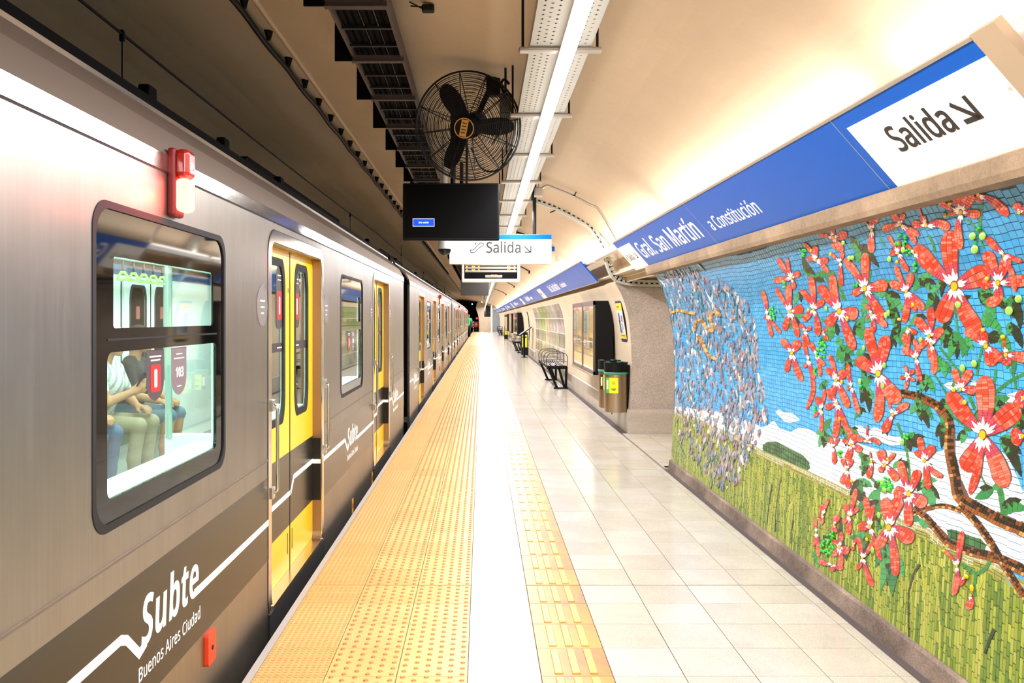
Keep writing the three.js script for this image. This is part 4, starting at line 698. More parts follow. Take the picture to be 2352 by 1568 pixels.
  const jb2 = thing('ceiling_clip', 'short dark cable clamp fixed to the vault beside the cable ladder', 'clamp', P(-0.30, vaultY(-0.3) - 0.03, 4.75)); obj('clamp', rbx(0.07, 0.04, 0.05, 0.01), M.blackMetal, jb2); obj('wires', [rod(V3(-0.03, 0, 0), V3(-0.1, 0.02, 0.05), 0.004), rod(V3(-0.03, 0.01, 0), V3(-0.1, 0.03, -0.04), 0.004)], M.black, jb2);
}
// ------------------------------------------------------------------ wall fan
{
  const F = thing('wall_fan', 'large black caged fan hung from the vault above the hanging screen', 'fan', at(1074, 291, 5.7)), R = 0.355;
  const head = new THREE.Group(); head.name = 'cage'; F.add(head); head.rotation.set(0.3, -0.2, 0.05);
  const ring = (r, z, t = 0.0022) => new THREE.TorusGeometry(r, t, 5, 56).translate(0, 0, z);
  const dome = (r) => 0.1 * Math.cos(r / R * Math.PI / 2) ** 0.8;
  const front = [], rear = [];
  for (let k = 0; k < 24; k++) { const r = 0.075 + (R - 0.075) * k / 23; front.push(ring(r, dome(r))); if (k % 2 === 0) rear.push(ring(r, -0.9 * dome(r) - 0.005)); }
  obj('front_grille', front, M.blackMetal, head); obj('rear_grille', rear, M.blackMetal, head);
  obj('rim', [ring(R + 0.004, 0, 0.007), ring(R + 0.002, 0.012, 0.004), ring(R + 0.002, -0.012, 0.004)], M.blackMetal, head);
  for (let k = 0; k < 12; k++) { const a = k * Math.PI / 6 + 0.1, pts = []; for (let i = 0; i <= 6; i++) { const r = 0.05 + (R - 0.05) * i / 6; pts.push(V3(Math.cos(a) * r, Math.sin(a) * r, dome(r) - 0.003)); } obj('spoke', [tube(pts, 0.0032, 8, 5), tube(pts.map((p) => V3(p.x, p.y, -0.9 * p.z - 0.006)), 0.0032, 8, 5)], M.blackMetal, head); }
  for (let k = 0; k < 3; k++) {
    const s = new THREE.Shape(); s.moveTo(0.03, -0.03); s.bezierCurveTo(0.12, -0.09, 0.26, -0.1, 0.31, -0.05); s.bezierCurveTo(0.33, 0.0, 0.3, 0.05, 0.2, 0.05); s.bezierCurveTo(0.12, 0.05, 0.07, 0.035, 0.03, 0.03);
    obj('blade', ext(s, 0.004).rotateX(0.42).rotateZ(k * Math.PI * 2 / 3 + [0.05][0]), M.black, head);
  }
  obj('hub', [new THREE.CylinderGeometry(0.05, 0.06, 0.08, 24).rotateX(Math.PI / 2)], M.black, head);
  obj('badge_plate', new THREE.CylinderGeometry(0.068, 0.072, 0.014, 28).rotateX(Math.PI / 2).translate(0, 0, 0.106), M.black, head);
  obj('badge', [bx(0.046, 0.11, 0.003, 0, 0, 0.115).rotateZ(-0.25), new THREE.TorusGeometry(0.064, 0.004, 6, 32).translate(0, 0, 0.112)], std({ color: 0xb98a3a, roughness: 0.5 }), head);
  obj('badge_marks', [-0.03, -0.01, 0.012, 0.032].map((y) => bx(0.03, 0.007, 0.002, 0, y, 0.1175)).map((g) => g.rotateZ(-0.25)), M.ink, head);
  obj('motor', [new THREE.CylinderGeometry(0.085, 0.085, 0.2, 24).rotateX(Math.PI / 2).translate(0, 0, -0.17), new THREE.SphereGeometry(0.085, 20, 12).scale(1, 1, 0.6).translate(0, 0, -0.27)], M.black, head);
  const top = at(1133, 186, 5.95).sub(F.position); obj('mount_arm', [bar(V3(0.03, 0.05, -0.22), top.clone(), 0.05, 0.035), rbx(0.1, 0.16, 0.08, 0.015, top.x, top.y - 0.03, top.z)], M.black, F);
  obj('ceiling_plate', [bar(top.clone().add(V3(0, 0.02, 0)), V3(top.x + 0.02, vaultY(F.position.x + top.x + 0.02) - F.position.y + 0.01, top.z), 0.06, 0.06)], M.black, F);
  for (const [dx, dz] of [[0.11, -0.02], [0.13, 0.05], [-0.07, -0.05]]) obj('anchor_bolt', rod(V3(top.x, top.y + 0.03, top.z), V3(top.x + dx, vaultY(F.position.x + top.x + dx) - F.position.y + 0.005, top.z + dz), 0.005), M.black, F);
  obj('power_cable', tube([V3(0.02, -0.1, -0.2), V3(0.1, -0.24, -0.25), V3(0.22, -0.25, -0.2), V3(0.3, -0.14, -0.05)], 0.007, 24, 6), M.black, F);
}
// ------------------------------------------------------------------ hanging screen, exit sign, departure board, dark panel
{
  const Z = 7, a = at(925, 420, Z), b = at(1147, 552, Z), w = b.x - a.x, h = a.y - b.y, t = thing('television', 'black hanging television screen showing a small blue no-signal box', 'television', V3((a.x + b.x) / 2, (a.y + b.y) / 2, -Z));
  obj('casing', rbx(w, h, 0.06, 0.012, 0, 0, -0.03), M.black, t); obj('screen', bx(w - 0.03, h - 0.035, 0.004, 0, 0.004, 0.001), M.blackScreen, t);
  const c = at(973, 511, Z).sub(t.position); const bxo = obj('screen_message', bx(0.176, 0.062, 0.002, c.x, c.y, 0.004), std({ color: 0x0a2ba0, emissive: 0x1c52d8, emissiveIntensity: 0.8 }), t);
  obj('screen_frame', [bx(0.18, 0.004, 0.002, c.x, c.y + 0.031, 0.0055), bx(0.18, 0.004, 0.002, c.x, c.y - 0.031, 0.0055), bx(0.004, 0.062, 0.002, c.x - 0.088, c.y, 0.0055), bx(0.004, 0.062, 0.002, c.x + 0.088, c.y, 0.0055)], std({ color: 0xaab8e8, emissive: 0xb0c0f0, emissiveIntensity: 0.7 }), t);
  const m = letters('Sin señal', 0.014, fontB); obj('screen_lettering', m.translate(c.x - widthOf(m) / 2, c.y - 0.007, 0.0055), std({ color: 0xdde6ff, emissive: 0xdde6ff, emissiveIntensity: 0.7 }), t);
  for (const [px, top] of [[1040, 0.06], [1072, 0.03]]) { const x = at(px, 420, Z).x - t.position.x; obj('pole', [rod(V3(x, h / 2 - 0.1, -0.08), V3(x, vaultY(x + t.position.x) - t.position.y + 0.01, -0.08), top / 2.6, 10)], M.black, t); }
  obj('wall_mount', bx(0.3, 0.2, 0.05, 0, 0.05, -0.08), M.black, t);
}
{
  const Z = 9.5, a = at(1032, 538, Z), b = at(1267, 606, Z), w = b.x - a.x, h = a.y - b.y, t = thing('hanging_exit_sign', 'white hanging Salida sign with blue top band and escalator symbol', 'sign', V3((a.x + b.x) / 2, (a.y + b.y) / 2, -Z)), L = (px, py) => at(px, py, Z).sub(t.position);
  obj('panel', rbx(w, h, 0.09, 0.006, 0, 0, -0.045), M.signWhite, t); obj('blue_band', bx(w - 0.002, 0.055, 0.003, 0, h / 2 - 0.029, 0.0015), M.blue, t);
  const s = letters('Salida', 0.118, font, 0.022), p0 = L(1117, 580); s.scale((L(1196, 580).x - p0.x) / widthOf(s), 1, 1);
  obj('lettering', [s.translate(p0.x, p0.y, 0.001), arrowGeo(0.075, 0.013).translate(L(1204, 580).x, p0.y, 0.001)], M.ink, t);
  const e = L(1080, 580); obj('escalator_symbol', [ribbon([[0.02, 0], [0.055, 0], [0.135, 0.075], [0.155, 0.075], [0.16, 0.1], [0.125, 0.11], [0.045, 0.03], [0.01, 0.03], [0.02, 0]].map(([x, y]) => [x + e.x - 0.01, y + e.y]), 0.009).translate(0, 0, 0.001), bx(0.012, 0.03, 0.001, e.x + 0.06, e.y + 0.1, 0.0015)], M.greyInk, t);
  for (const px of [1228, 1060]) { const x = at(px, 540, Z).x - t.position.x; obj('pole', rod(V3(x, h / 2 - 0.01, -0.045), V3(x, vaultY(x + t.position.x) - t.position.y + 0.01, -0.045), 0.022, 10), M.blackMetal, t); }
}
{
  const Z = 12, a = at(1060, 580, Z), b = at(1195, 648, Z), w = b.x - a.x, h = a.y - b.y, t = thing('departure_board', 'cream framed departure board with amber dot text below the hanging Salida sign', 'display', V3((a.x + b.x) / 2, (a.y + b.y) / 2, -Z));
  obj('casing', rbx(w, h, 0.12, 0.02, 0, 0, -0.06), std({ color: 0xe9e6d8, roughness: 0.4 }), t); obj('screen', bx(w - 0.08, h - 0.09, 0.004, 0, 0.005, 0.001), M.blackScreen, t);
  const bar2 = std({ color: 0x8a8478, roughness: 0.35 }), amber = std({ color: 0xff9a4a, emissive: 0xff8a3c, emissiveIntensity: 2.2 });
  for (let k = 0; k < 4; k++) obj('text_row', bx(w - 0.1, 0.032, 0.003, 0, h / 2 - 0.12 - k * 0.047, 0.004), bar2, t);
  obj('clock_row', bx(0.24, 0.035, 0.003, 0.04, -h / 2 + 0.085, 0.004), bar2, t);
  for (let k = 1; k < 4; k++) obj('display_text', [-0.34, -0.26, -0.235, -0.17, 0.24, 0.265, 0.335].map((x) => bx(0.018, 0.02, 0.003, x, h / 2 - 0.107 - k * 0.047, 0.006)), amber, t);
  obj('display_text', [0.01, 0.03, 0.06, 0.08].map((x) => bx(0.012, 0.018, 0.003, x, -h / 2 + 0.098, 0.006)), amber, t);
  for (const x of [-0.3, -0.02]) obj('pole', rod(V3(x, h / 2 - 0.01, -0.06), V3(x, vaultY(x + t.position.x) - t.position.y + 0.01, -0.06), 0.02, 8), M.blackMetal, t);
  const Z2 = 20, q = thing('hanging_sign', 'dark unlit back of a hanging sign beyond the departure board', 'sign', P(-0.16, 2.2, Z2)); obj('panel', rbx(0.66, 0.34, 0.1, 0.01), std({ color: 0x2a2522, roughness: 0.6 }), q); for (const x of [-0.22, 0.22]) obj('pole', rod(V3(x, 0.16, 0), V3(x, vaultY(x - 0.16) - 2.2 + 0.01, 0), 0.02, 8), M.blackMetal, q);
  const cam = (Z3, px, py, label) => { const p = at(px, py, Z3), c = thing('dome_camera', label, 'camera', p); obj('housing', [cyl(0.06, 0.07, 0.08, 18, 0, 0.04, 0), cyl(0.03, 0.03, vaultY(p.x) - p.y - 0.07, 10, 0, (vaultY(p.x) - p.y + 0.08) / 2, 0)], M.galv, c); obj('dome', new THREE.SphereGeometry(0.065, 18, 10, 0, 6.283, Math.PI / 2, Math.PI / 2), M.blackGlass, c); };
  cam(8.3, 1021, 572, 'dark dome camera hung from the vault behind the television'); cam(60, 1106, 696, 'small dome camera hung near the platform end wall');
}
// ------------------------------------------------------------------ the train: four alike cars of stainless steel
const SX = -1.07, FX = -3.62, HALF = 8.7, CARS = [2.93, 21.28, 39.63, 57.98], DOORS = [-6.15, -2.05, 2.05, 6.15], WINS = [-4.1, 0, 4.1];
const doorHole = (d, S = THREE.Path, m = 0) => rrect(d - 0.68 - m, d + 0.68 + m, 0.02 - m, 1.89 + m, 0.07 + m, S);
const winHole = (w, S = THREE.Path, m = 0) => rrect(w - 0.59 - m, w + 0.59 + m, 0.9 - m, 1.822 + m, 0.085, S);
function leafWindow(c, S = THREE.Path, m = 0) {          // slim door window with cut and rounded corners
  const s = new S(), a = c - 0.205 - m, b = c + 0.205 + m, y0 = 0.905 - m, y1 = 1.83 + m, k = 0.075;
  s.moveTo(a + k, y0); s.lineTo(b - k, y0); s.quadraticCurveTo(b - 0.02, y0 + 0.01, b, y0 + 0.14); s.lineTo(b, y1 - 0.14); s.quadraticCurveTo(b - 0.02, y1 - 0.01, b - k, y1); s.lineTo(a + k, y1); s.quadraticCurveTo(a + 0.02, y1 - 0.01, a, y1 - 0.14); s.lineTo(a, y0 + 0.14); s.quadraticCurveTo(a + 0.02, y0 + 0.01, a + k, y0);
  return s;
}
const sideShape = () => { const s = shapeOf([[-HALF, -0.8], [HALF, -0.8], [HALF, 1.992], [-HALF, 1.992]]); for (const d of DOORS) s.holes.push(doorHole(d)); for (const w of WINS) s.holes.push(winHole(w)); return s; };
// groove of the side panel's crease
const bandCuts = [-HALF, ...DOORS.flatMap((d) => [d - 0.74, d + 0.74]), HALF];
function buildCar() {
  const car = thing('metro_car', '', 'metro car', P(0, 0, CARS[0]));
  const outer = side(sideShape(), 0.03, SX - 0.03);
  obj('side_panel', outer, M.steel, car);
  const farSide = side(sideShape(), 0.03, FX); obj('far_side_panel', farSide, M.steel, car);
  // roof: bright cant rail, sloping panel, dark top
  obj('cant_rail', rg(SX - 0.03, SX + 0.004, 1.996, 2.052, -HALF, HALF), M.steelBright, car);
  obj('seam', rg(SX - 0.03, SX + 0.0015, 1.9895, 1.9965, -HALF, HALF), M.rubber, car);
  obj('roof_panel', prism([[SX + 0.002, 2.054], [SX - 0.06, 2.17], [SX - 0.22, 2.312], [SX - 0.24, 2.29], [SX - 0.08, 2.15], [SX - 0.02, 2.05]], -HALF, HALF), M.roofSteel, car);
  obj('roof_gutter', [rg(SX - 0.245, SX - 0.215, 2.3, 2.325, -HALF, HALF), rg(SX - 0.285, SX - 0.262, 2.31, 2.338, -HALF, HALF)], M.steelBright, car);
  obj('roof_top', prism([[SX - 0.22, 2.3], [SX - 0.5, 2.42], [SX - 1.27, 2.47], [FX + 0.5, 2.42], [FX + 0.2, 2.3], [FX, 2.06], [FX, 1.99], [FX + 0.03, 1.99], [FX + 0.24, 2.27], [SX - 0.25, 2.27]], -HALF, HALF), M.dark, car);
  for (const [z, l] of [[-5.1, 4.9], [5.1, 4.9]]) obj('roof_unit', ext(shapeOf([[-l / 2, 0], [l / 2, 0], [l / 2 - 0.5, 0.25], [-l / 2 + 0.5, 0.25]]), 1.3).rotateY(Math.PI / 2).translate(-2.98, 2.41, -z), M.dark, car);
  obj('roof_duct', rg(SX - 0.4, SX - 0.29, 2.3, 2.41, -HALF, HALF), M.dark, car);
  for (const z of [-7.3, -3.1, 0.67, 1.72, 3.0, 7.6]) obj('roof_lug', rbx(0.05, 0.13, 0.09, 0.01, SX - 0.35, 2.42, -z), M.dark, car);
  for (let k = 0; k < bandCuts.length; k += 2) obj('crease', rg(SX - 0.001, SX + 0.005, 0.785, 0.793, bandCuts[k], bandCuts[k + 1]), M.roofSteel, car);
  obj('underframe', rg(FX + 0.1, SX - 0.12, -1.0, -0.06, -HALF + 0.2, HALF - 0.2), M.dark, car);
  obj('floor_pan', rg(FX + 0.03, SX - 0.03, -0.05, 0.03, -HALF, HALF), std({ color: 0x7d7f7c, roughness: 0.6 }), car);
  const endS = shapeOf([[FX, -0.8], [SX, -0.8], [SX, 2.05], [SX - 0.22, 2.31], [SX - 1.2, 2.46], [FX + 0.22, 2.31], [FX, 2.05]]);
  for (const z of [-HALF, HALF - 0.02]) obj('end_wall', ext(endS, 0.02).translate(0, 0, -z - 0.02), M.dark, car);
  obj('gangway', [rg(-3.0, -1.7, -0.1, 2.1, HALF, HALF + 0.5), rg(-3.0, -1.7, -0.1, 2.1, -HALF - 0.44, -HALF)], M.rubber, car);
  // livery: dark film band, white line, lettering
  for (let k = 0; k < bandCuts.length; k += 2) {
    const a = bandCuts[k], b = bandCuts[k + 1]; obj('film_band', rg(SX - 0.002, SX + 0.0008, 0.287, 0.7, a, b), M.film, car);
    const c = k === 0 ? -7.6 : k === bandCuts.length - 2 ? 7.6 : (a + b) / 2, HX = SX + 0.0012;
    const text = letters('Subte', 0.152, fontB); text.scale(0.53 / widthOf(text), 1, 1); const sh = new THREE.Matrix4().makeShear(0, 0, 0.1, 0, 0, 0); text.applyMatrix4(sh);
    const t0 = c - 0.28, put = (g) => g.rotateY(Math.PI / 2).translate(HX, 0, 0);
    const line = ribbon([[a, 0.545], [t0 - 0.14, 0.545], [t0 - 0.1, 0.53], [t0 - 0.005, 0.452], [t0 + 0.05, 0.468]], 0.03), after = ribbon([[t0 + 0.5, 0.475], [b, 0.475]], 0.03);
    obj('white_line', [put(line), put(after)], M.lettering, car);
    obj('logo_lettering', put(text.translate(t0 + 0.01, 0.462, 0)), M.lettering, car);
    const small = letters('Buenos Aires Ciudad', 0.044, font); small.scale(0.575 / widthOf(small), 1, 1); obj('small_lettering', put(small.translate(t0 - 0.01, 0.362, 0)), M.lettering, car);
  }
  // doors
  for (const d of DOORS) {
    const rim = doorHole(d, THREE.Shape, 0.062); rim.holes.push(doorHole(d));
    obj('door_frame', side(rim, 0.006, SX - 0.001, 0), M.steelBright, car);
    const gap = doorHole(d, THREE.Shape, 0.067); gap.holes.push(doorHole(d, THREE.Path, 0.06)); obj('door_seam', side(gap, 0.002, SX - 0.001), M.rubber, car);
    const jm = doorHole(d, THREE.Shape, 0.002); jm.holes.push(doorHole(d, THREE.Path, -0.006)); obj('jamb', side(jm, 0.09, SX - 0.092), M.jamb, car);
    obj('sill', [rg(SX - 0.07, SX + 0.012, 0.012, 0.034, d - 0.67, d + 0.67)], M.chrome, car);
    obj('sill_skirt', rg(SX - 0.002, SX + 0.012, -0.12, 0.012, d - 0.74, d + 0.74), M.rubber, car);
    obj('jamb_band', [rg(SX - 0.062, SX - 0.003, 0.287, 0.7, d + 0.668, d + 0.673)], M.film, car);
    obj('jamb_line', [rg(SX - 0.062, SX - 0.003, 0.53, 0.56, d + 0.666, d + 0.671)], M.lettering, car);
    for (const s of [-1, 1]) {
      const a = s < 0 ? d - 0.676 : d + 0.003, b = s < 0 ? d - 0.003 : d + 0.676, c = d + s * 0.325, leaf = part('door_leaf', car), q = shapeOf([[a, 0.035], [b, 0.035], [b, 1.885], [a, 1.885]]); q.holes.push(leafWindow(c));
      obj('skin', side(q, 0.02, SX - 0.078), M.yellowDoor, leaf);
      const q2 = shapeOf([[a, 0.035], [b, 0.035], [b, 1.885], [a, 1.885]]); q2.holes.push(leafWindow(c)); obj('inner_skin', side(q2, 0.006, SX - 0.085), M.interior, leaf);
      const gas = leafWindow(c, THREE.Shape, 0.002); gas.holes.push(leafWindow(c, THREE.Path, -0.04)); obj('window_gasket', side(gas, 0.012, SX - 0.068), M.rubber, leaf);
      obj('pane', side(leafWindow(c, THREE.Shape, -0.03), 0.003, SX - 0.07), M.glass, leaf);
      obj('band', rg(SX - 0.06, SX - 0.0572, 0.287, 0.715, a, b), M.film, leaf);
      const ln = s < 0 ? ribbon([[a, 0.472], [b, 0.472]], 0.03) : ribbon([[a, 0.472], [a + 0.02, 0.472], [a + 0.1, 0.548], [b, 0.548]], 0.03);
      obj('white_line', ln.rotateY(Math.PI / 2).translate(SX - 0.057, 0, 0), M.lettering, leaf);
      obj('rubber_edge', rg(SX - 0.082, SX - 0.056, 0.035, 1.885, d + s * 0.001 - 0.006, d + s * 0.001 + 0.006), M.rubber, leaf);
      obj('pull_slot', rg(SX - 0.058, SX - 0.0565, 0.13, 0.25, d + s * 0.06 - 0.004, d + s * 0.06 + 0.004), M.rubber, leaf);
      const stx = c - 0.1 * s;
      obj('notice_sticker', side(rrect(stx - 0.07, stx + 0.07, 1.44, 1.78, 0.05, THREE.Shape), 0.0008, SX - 0.066), std({ color: 0x4a4246, roughness: 0.5 }), leaf);
      obj('notice_sign', side(rrect(stx - 0.05, stx + 0.05, 1.49, 1.65, 0.012, THREE.Shape), 0.0008, SX - 0.0652), std({ color: 0xc8221e, roughness: 0.5 }), leaf);
      obj('notice_print', [side(rrect(stx - 0.012, stx + 0.014, 1.52, 1.62, 0.008, THREE.Shape), 0.0006, SX - 0.0644), rg(SX - 0.0652, SX - 0.0644, 1.71, 1.716, stx - 0.04, stx + 0.04), rg(SX - 0.0652, SX - 0.0644, 1.735, 1.741, stx - 0.04, stx + 0.04), rg(SX - 0.067, SX - 0.0655, 1.33, 1.337, stx - 0.05, stx + 0.06)], M.lettering, leaf);
      obj('strip_sticker', rg(SX - 0.0668, SX - 0.066, 1.31, 1.36, c - 0.165, c + 0.165), std({ color: 0x3a3436, roughness: 0.5 }), leaf);
      if (s < 0) obj('lock', cyl(0.014, 0.014, 0.006, 14).rotateZ(Math.PI / 2).translate(SX - 0.056, 1.66, -(d - 0.05)), M.chrome, leaf);
      // leaf on the far side of the saloon
      const fl = part('far_door_leaf', car), q3 = shapeOf([[a, 0.035], [b, 0.035], [b, 1.885], [a, 1.885]]); q3.holes.push(leafWindow(c)); obj('skin', side(q3, 0.02, FX + 0.05), M.interior, fl); obj('pane', side(leafWindow(c, THREE.Shape, -0.01), 0.003, FX + 0.058), M.glass, fl);
      const fg = leafWindow(c, THREE.Shape, 0.012); fg.holes.push(leafWindow(c, THREE.Path, -0.02)); obj('window_gasket', side(fg, 0.006, FX + 0.069), M.rubber, fl); obj('leaf_edge', rg(FX + 0.069, FX + 0.074, 0.035, 1.885, d - 0.008, d + 0.008), M.rubber, fl);
      obj('notice_sign', rg(FX + 0.065, FX + 0.067, 1.49, 1.62, c - 0.04, c + 0.05), std({ color: 0xa8524a, roughness: 0.5 }), fl);
    }
    for (const s of [-1, 1]) { const z = d + s * 0.715, h = part('grab_handle', car); obj('grip', tube([P(SX + 0.01, 1.06, z), P(SX + 0.038, 1.05, z), P(SX + 0.042, 1.0, z), P(SX + 0.042, 0.68, z), P(SX + 0.038, 0.63, z), P(SX + 0.01, 0.62, z)], 0.009, 30, 8), M.chrome, h); for (const y of [1.06, 0.62]) obj('mount', rbx(0.03, 0.06, 0.045, 0.006, SX + 0.012, y, -z), M.chrome, h); }
    for (const s of [-1, 1]) obj('round_sticker', [new THREE.CylinderGeometry(0.1, 0.1, 0.001, 32).rotateZ(Math.PI / 2).translate(SX + 0.001, 1.56, -(d + s * 0.85))], std({ color: 0x8c8583, roughness: 0.45, metalness: 0.5 }), car);
    for (const s of [-1, 1]) obj('sticker_print', [0.03, 0, -0.03].map((o, i) => rg(SX + 0.0012, SX + 0.0022, 1.55 + o, 1.557 + o, d + s * 0.85 - 0.045 + i * 0.01, d + s * 0.85 + 0.045 - i * 0.01)), M.lettering, car);
  }
  // windows
  for (const w of WINS) {
    const win = part('window', car), f = winHole(w, THREE.Shape, -0.002); f.holes.push(rrect(w - 0.5, w + 0.5, 0.975, 1.4, 0.03, THREE.Path)); f.holes.push(rrect(w - 0.46, w + 0.46, 1.47, 1.68, 0.012, THREE.Path));
    obj('black_surround', side(f, 0.008, SX - 0.012), M.blackGlass, win);
    const gr = winHole(w, THREE.Shape, 0.014); gr.holes.push(winHole(w, THREE.Path, -0.008)); obj('gasket', side(gr, 0.006, SX - 0.004), M.rubber, win);
    obj('pane', rg(SX - 0.016, SX - 0.013, 0.96, 1.41, w - 0.52, w + 0.52), M.glass, win); obj('vent_pane', rg(SX - 0.016, SX - 0.013, 1.46, 1.69, w - 0.48, w + 0.48), M.glass, win);
    obj('vent_rail', rg(SX - 0.006, SX - 0.002, 1.434, 1.44, w - 0.5, w + 0.5), M.rubber, win);
    const shield = (z0, z1, y0, y1) => { const s = new THREE.Shape(), m = (z0 + z1) / 2; s.moveTo(z0, y1); s.lineTo(z1, y1); s.lineTo(z1, y0 + 0.06); s.quadraticCurveTo(z1 - 0.005, y0 + 0.01, m, y0); s.quadraticCurveTo(z0 + 0.005, y0 + 0.01, z0, y0 + 0.06); return s; };
    for (const [o, hex] of [[-0.12, 0x4d3f43], [0.1, 0x77696c]]) {
      obj('shield_sticker', side(shield(w + o - 0.075, w + o + 0.075, 1.225, 1.395), 0.0008, SX - 0.0128), std({ color: hex, roughness: 0.5 }), win);
      if (o < 0) { obj('shield_sign', side(rrect(w + o - 0.042, w + o + 0.042, 1.255, 1.345, 0.01, THREE.Shape), 0.0008, SX - 0.0119), std({ color: 0xc8221e, roughness: 0.5 }), win); obj('shield_print', [side(rrect(w + o - 0.012, w + o + 0.012, 1.27, 1.33, 0.006, THREE.Shape), 0.0006, SX - 0.011), rg(SX - 0.0119, SX - 0.0112, 1.37, 1.375, w + o - 0.05, w + o + 0.05), rg(SX - 0.0119, SX - 0.0112, 1.358, 1.363, w + o - 0.04, w + o + 0.04)], M.lettering, win); }
      else { const n = letters('103', 0.035, fontB); obj('shield_print', [n.translate(w + o - 0.035, 1.29, 0).rotateY(Math.PI / 2).translate(SX - 0.0118, 0, 0), rg(SX - 0.0119, SX - 0.0112, 1.37, 1.374, w + o - 0.03, w + o + 0.03), rg(SX - 0.0119, SX - 0.0112, 1.355, 1.359, w + o - 0.05, w + o + 0.05), rg(SX - 0.0119, SX - 0.0112, 1.255, 1.259, w + o - 0.02, w + o + 0.02)], M.lettering, win); }
    }
    // inside: liner sill, far window
    obj('inner_sill', rg(SX - 0.16, SX - 0.03, 0.93, 0.97, w - 0.7, w + 0.7), M.interior, win);
    const fw = part('far_window', car), ff = winHole(w, THREE.Shape, 0.01); ff.holes.push(rrect(w - 0.52, w + 0.52, 0.97, 1.68, 0.03, THREE.Path)); obj('surround', side(ff, 0.01, FX + 0.045), std({ color: 0xb8c6c2, roughness: 0.4 }), fw); obj('pane', rg(FX + 0.04, FX + 0.043, 0.95, 1.7, w - 0.54, w + 0.54), M.glass, fw);
  }
  // saloon liner, ceiling, lamps, seats, poles
  const liner = shapeOf([[-HALF + 0.05, 0.03], [HALF - 0.05, 0.03], [HALF - 0.05, 2.1], [-HALF + 0.05, 2.1]]); for (const d of DOORS) liner.holes.push(doorHole(d, THREE.Path, 0.004)); for (const w of WINS) liner.holes.push(winHole(w, THREE.Path, -0.03));
  obj('saloon_liner', [side(liner, 0.01, SX - 0.045), side(liner, 0.01, FX + 0.031)], M.interior, car);
  obj('saloon_ceiling', rg(FX + 0.05, SX - 0.05, 2.1, 2.12, -HALF + 0.05, HALF - 0.05), M.interior, car);
  obj('route_panel', [rg(FX + 0.045, FX + 0.06, 1.93, 2.09, -HALF + 0.1, HALF - 0.1)], std({ color: 0x2f5c9c, roughness: 0.4 }), car);
  obj('lamp_strip', [rg(-2.9, -2.78, 2.085, 2.1, -8.3, 8.3), rg(-1.9, -1.78, 2.085, 2.1, -8.3, 8.3)], M.cabTube, car);
  const seatM = std({ color: 0xdfe9e4, roughness: 0.45 }), cush = std({ color: 0x4f7f6a, roughness: 0.8 }), poleM = std({ color: 0xa9c4bb, metalness: 0.6, roughness: 0.3 });
  for (const w of WINS) for (const far of [0, 1]) {
    const seat = part('bench_seat', car), x0 = far ? FX + 0.05 : SX - 0.52, x1 = far ? FX + 0.52 : SX - 0.05;
    obj('cushion', rg(x0, x1, 0.4, 0.47, w - 1.3, w + 1.3), cush, seat); obj('base', rg(far ? x0 : x0 + 0.12, far ? x1 - 0.12 : x1, 0.03, 0.4, w - 1.3, w + 1.3), seatM, seat); obj('back', rg(far ? x0 : x1 - 0.05, far ? x0 + 0.05 : x1, 0.47, 0.93, w - 1.3, w + 1.3), seatM, seat);
    for (const s of [-1, 1]) obj('end_shield', side(rrect(far ? 0 : 0, 0.03, 0.03, 0.92, 0.01, THREE.Shape), 0.46, x0).translate(0, 0, -(w + s * 1.32)), seatM, seat);
    for (const s of [-1, 1]) obj('pole', [rod(P(far ? x1 - 0.02 : x0 + 0.02, 0.9, w + s * 1.32), P(far ? x1 - 0.02 : x0 + 0.02, 2.1, w + s * 1.32), 0.017, 10)], poleM, seat);
  }
  obj('strap_rail', [rod(P(-3.02, 2.0, -8), P(-3.02, 2.0, 8), 0.014), rod(P(-1.66, 2.0, -8), P(-1.66, 2.0, 8), 0.014)], poleM, car);
  const ringS = new THREE.Shape(); ringS.moveTo(-0.06, -0.05); ringS.lineTo(0.06, -0.05); ringS.quadraticCurveTo(0.075, -0.03, 0.055, 0.01); ringS.lineTo(0.025, 0.06); ringS.lineTo(-0.025, 0.06); ringS.lineTo(-0.055, 0.01); ringS.quadraticCurveTo(-0.075, -0.03, -0.06, -0.05); const hole = new THREE.Path(); hole.moveTo(-0.045, -0.032); hole.lineTo(0.045, -0.032); hole.lineTo(0.015, 0.035); hole.lineTo(-0.015, 0.035); ringS.holes.push(hole);
  const ringG = ext(ringS, 0.012, 0.003), strapM = std({ color: 0x8fdc5a, roughness: 0.4 });
  for (const w of [4.1, 0]) for (let k = 0; k < 5; k++) { const st = part('hand_strap', car), z = w + 0.1 + k * 0.22; obj('belt', [rod(P(-3.02, 1.9, z), P(-3.02, 2.0, z), 0.01, 6)], M.rubber, st); const r = obj('grip_ring', ringG, strapM, st); r.position.copy(P(-3.02, 1.85, z)); r.rotation.y = 0.5; r.scale.setScalar(0.72); }
  // red door lamp, labels
  const lamp = part('door_lamp', car);
  obj('lamp_base', rbx(0.03, 0.235, 0.095, 0.012, SX + 0.012, 1.965, 0), std({ color: 0x7c1410, roughness: 0.5 }), lamp);
  obj('lamp_lens', rbx(0.05, 0.115, 0.085, 0.02, SX + 0.045, 1.922, 0), std({ color: 0xff3020, emissive: 0xff7a68, emissiveIntensity: 5 }), lamp);
  obj('lamp_cap', rbx(0.05, 0.1, 0.085, 0.02, SX + 0.045, 2.03, 0), phy({ color: 0xa01810, roughness: 0.25, clearcoat: 0.6 }), lamp);
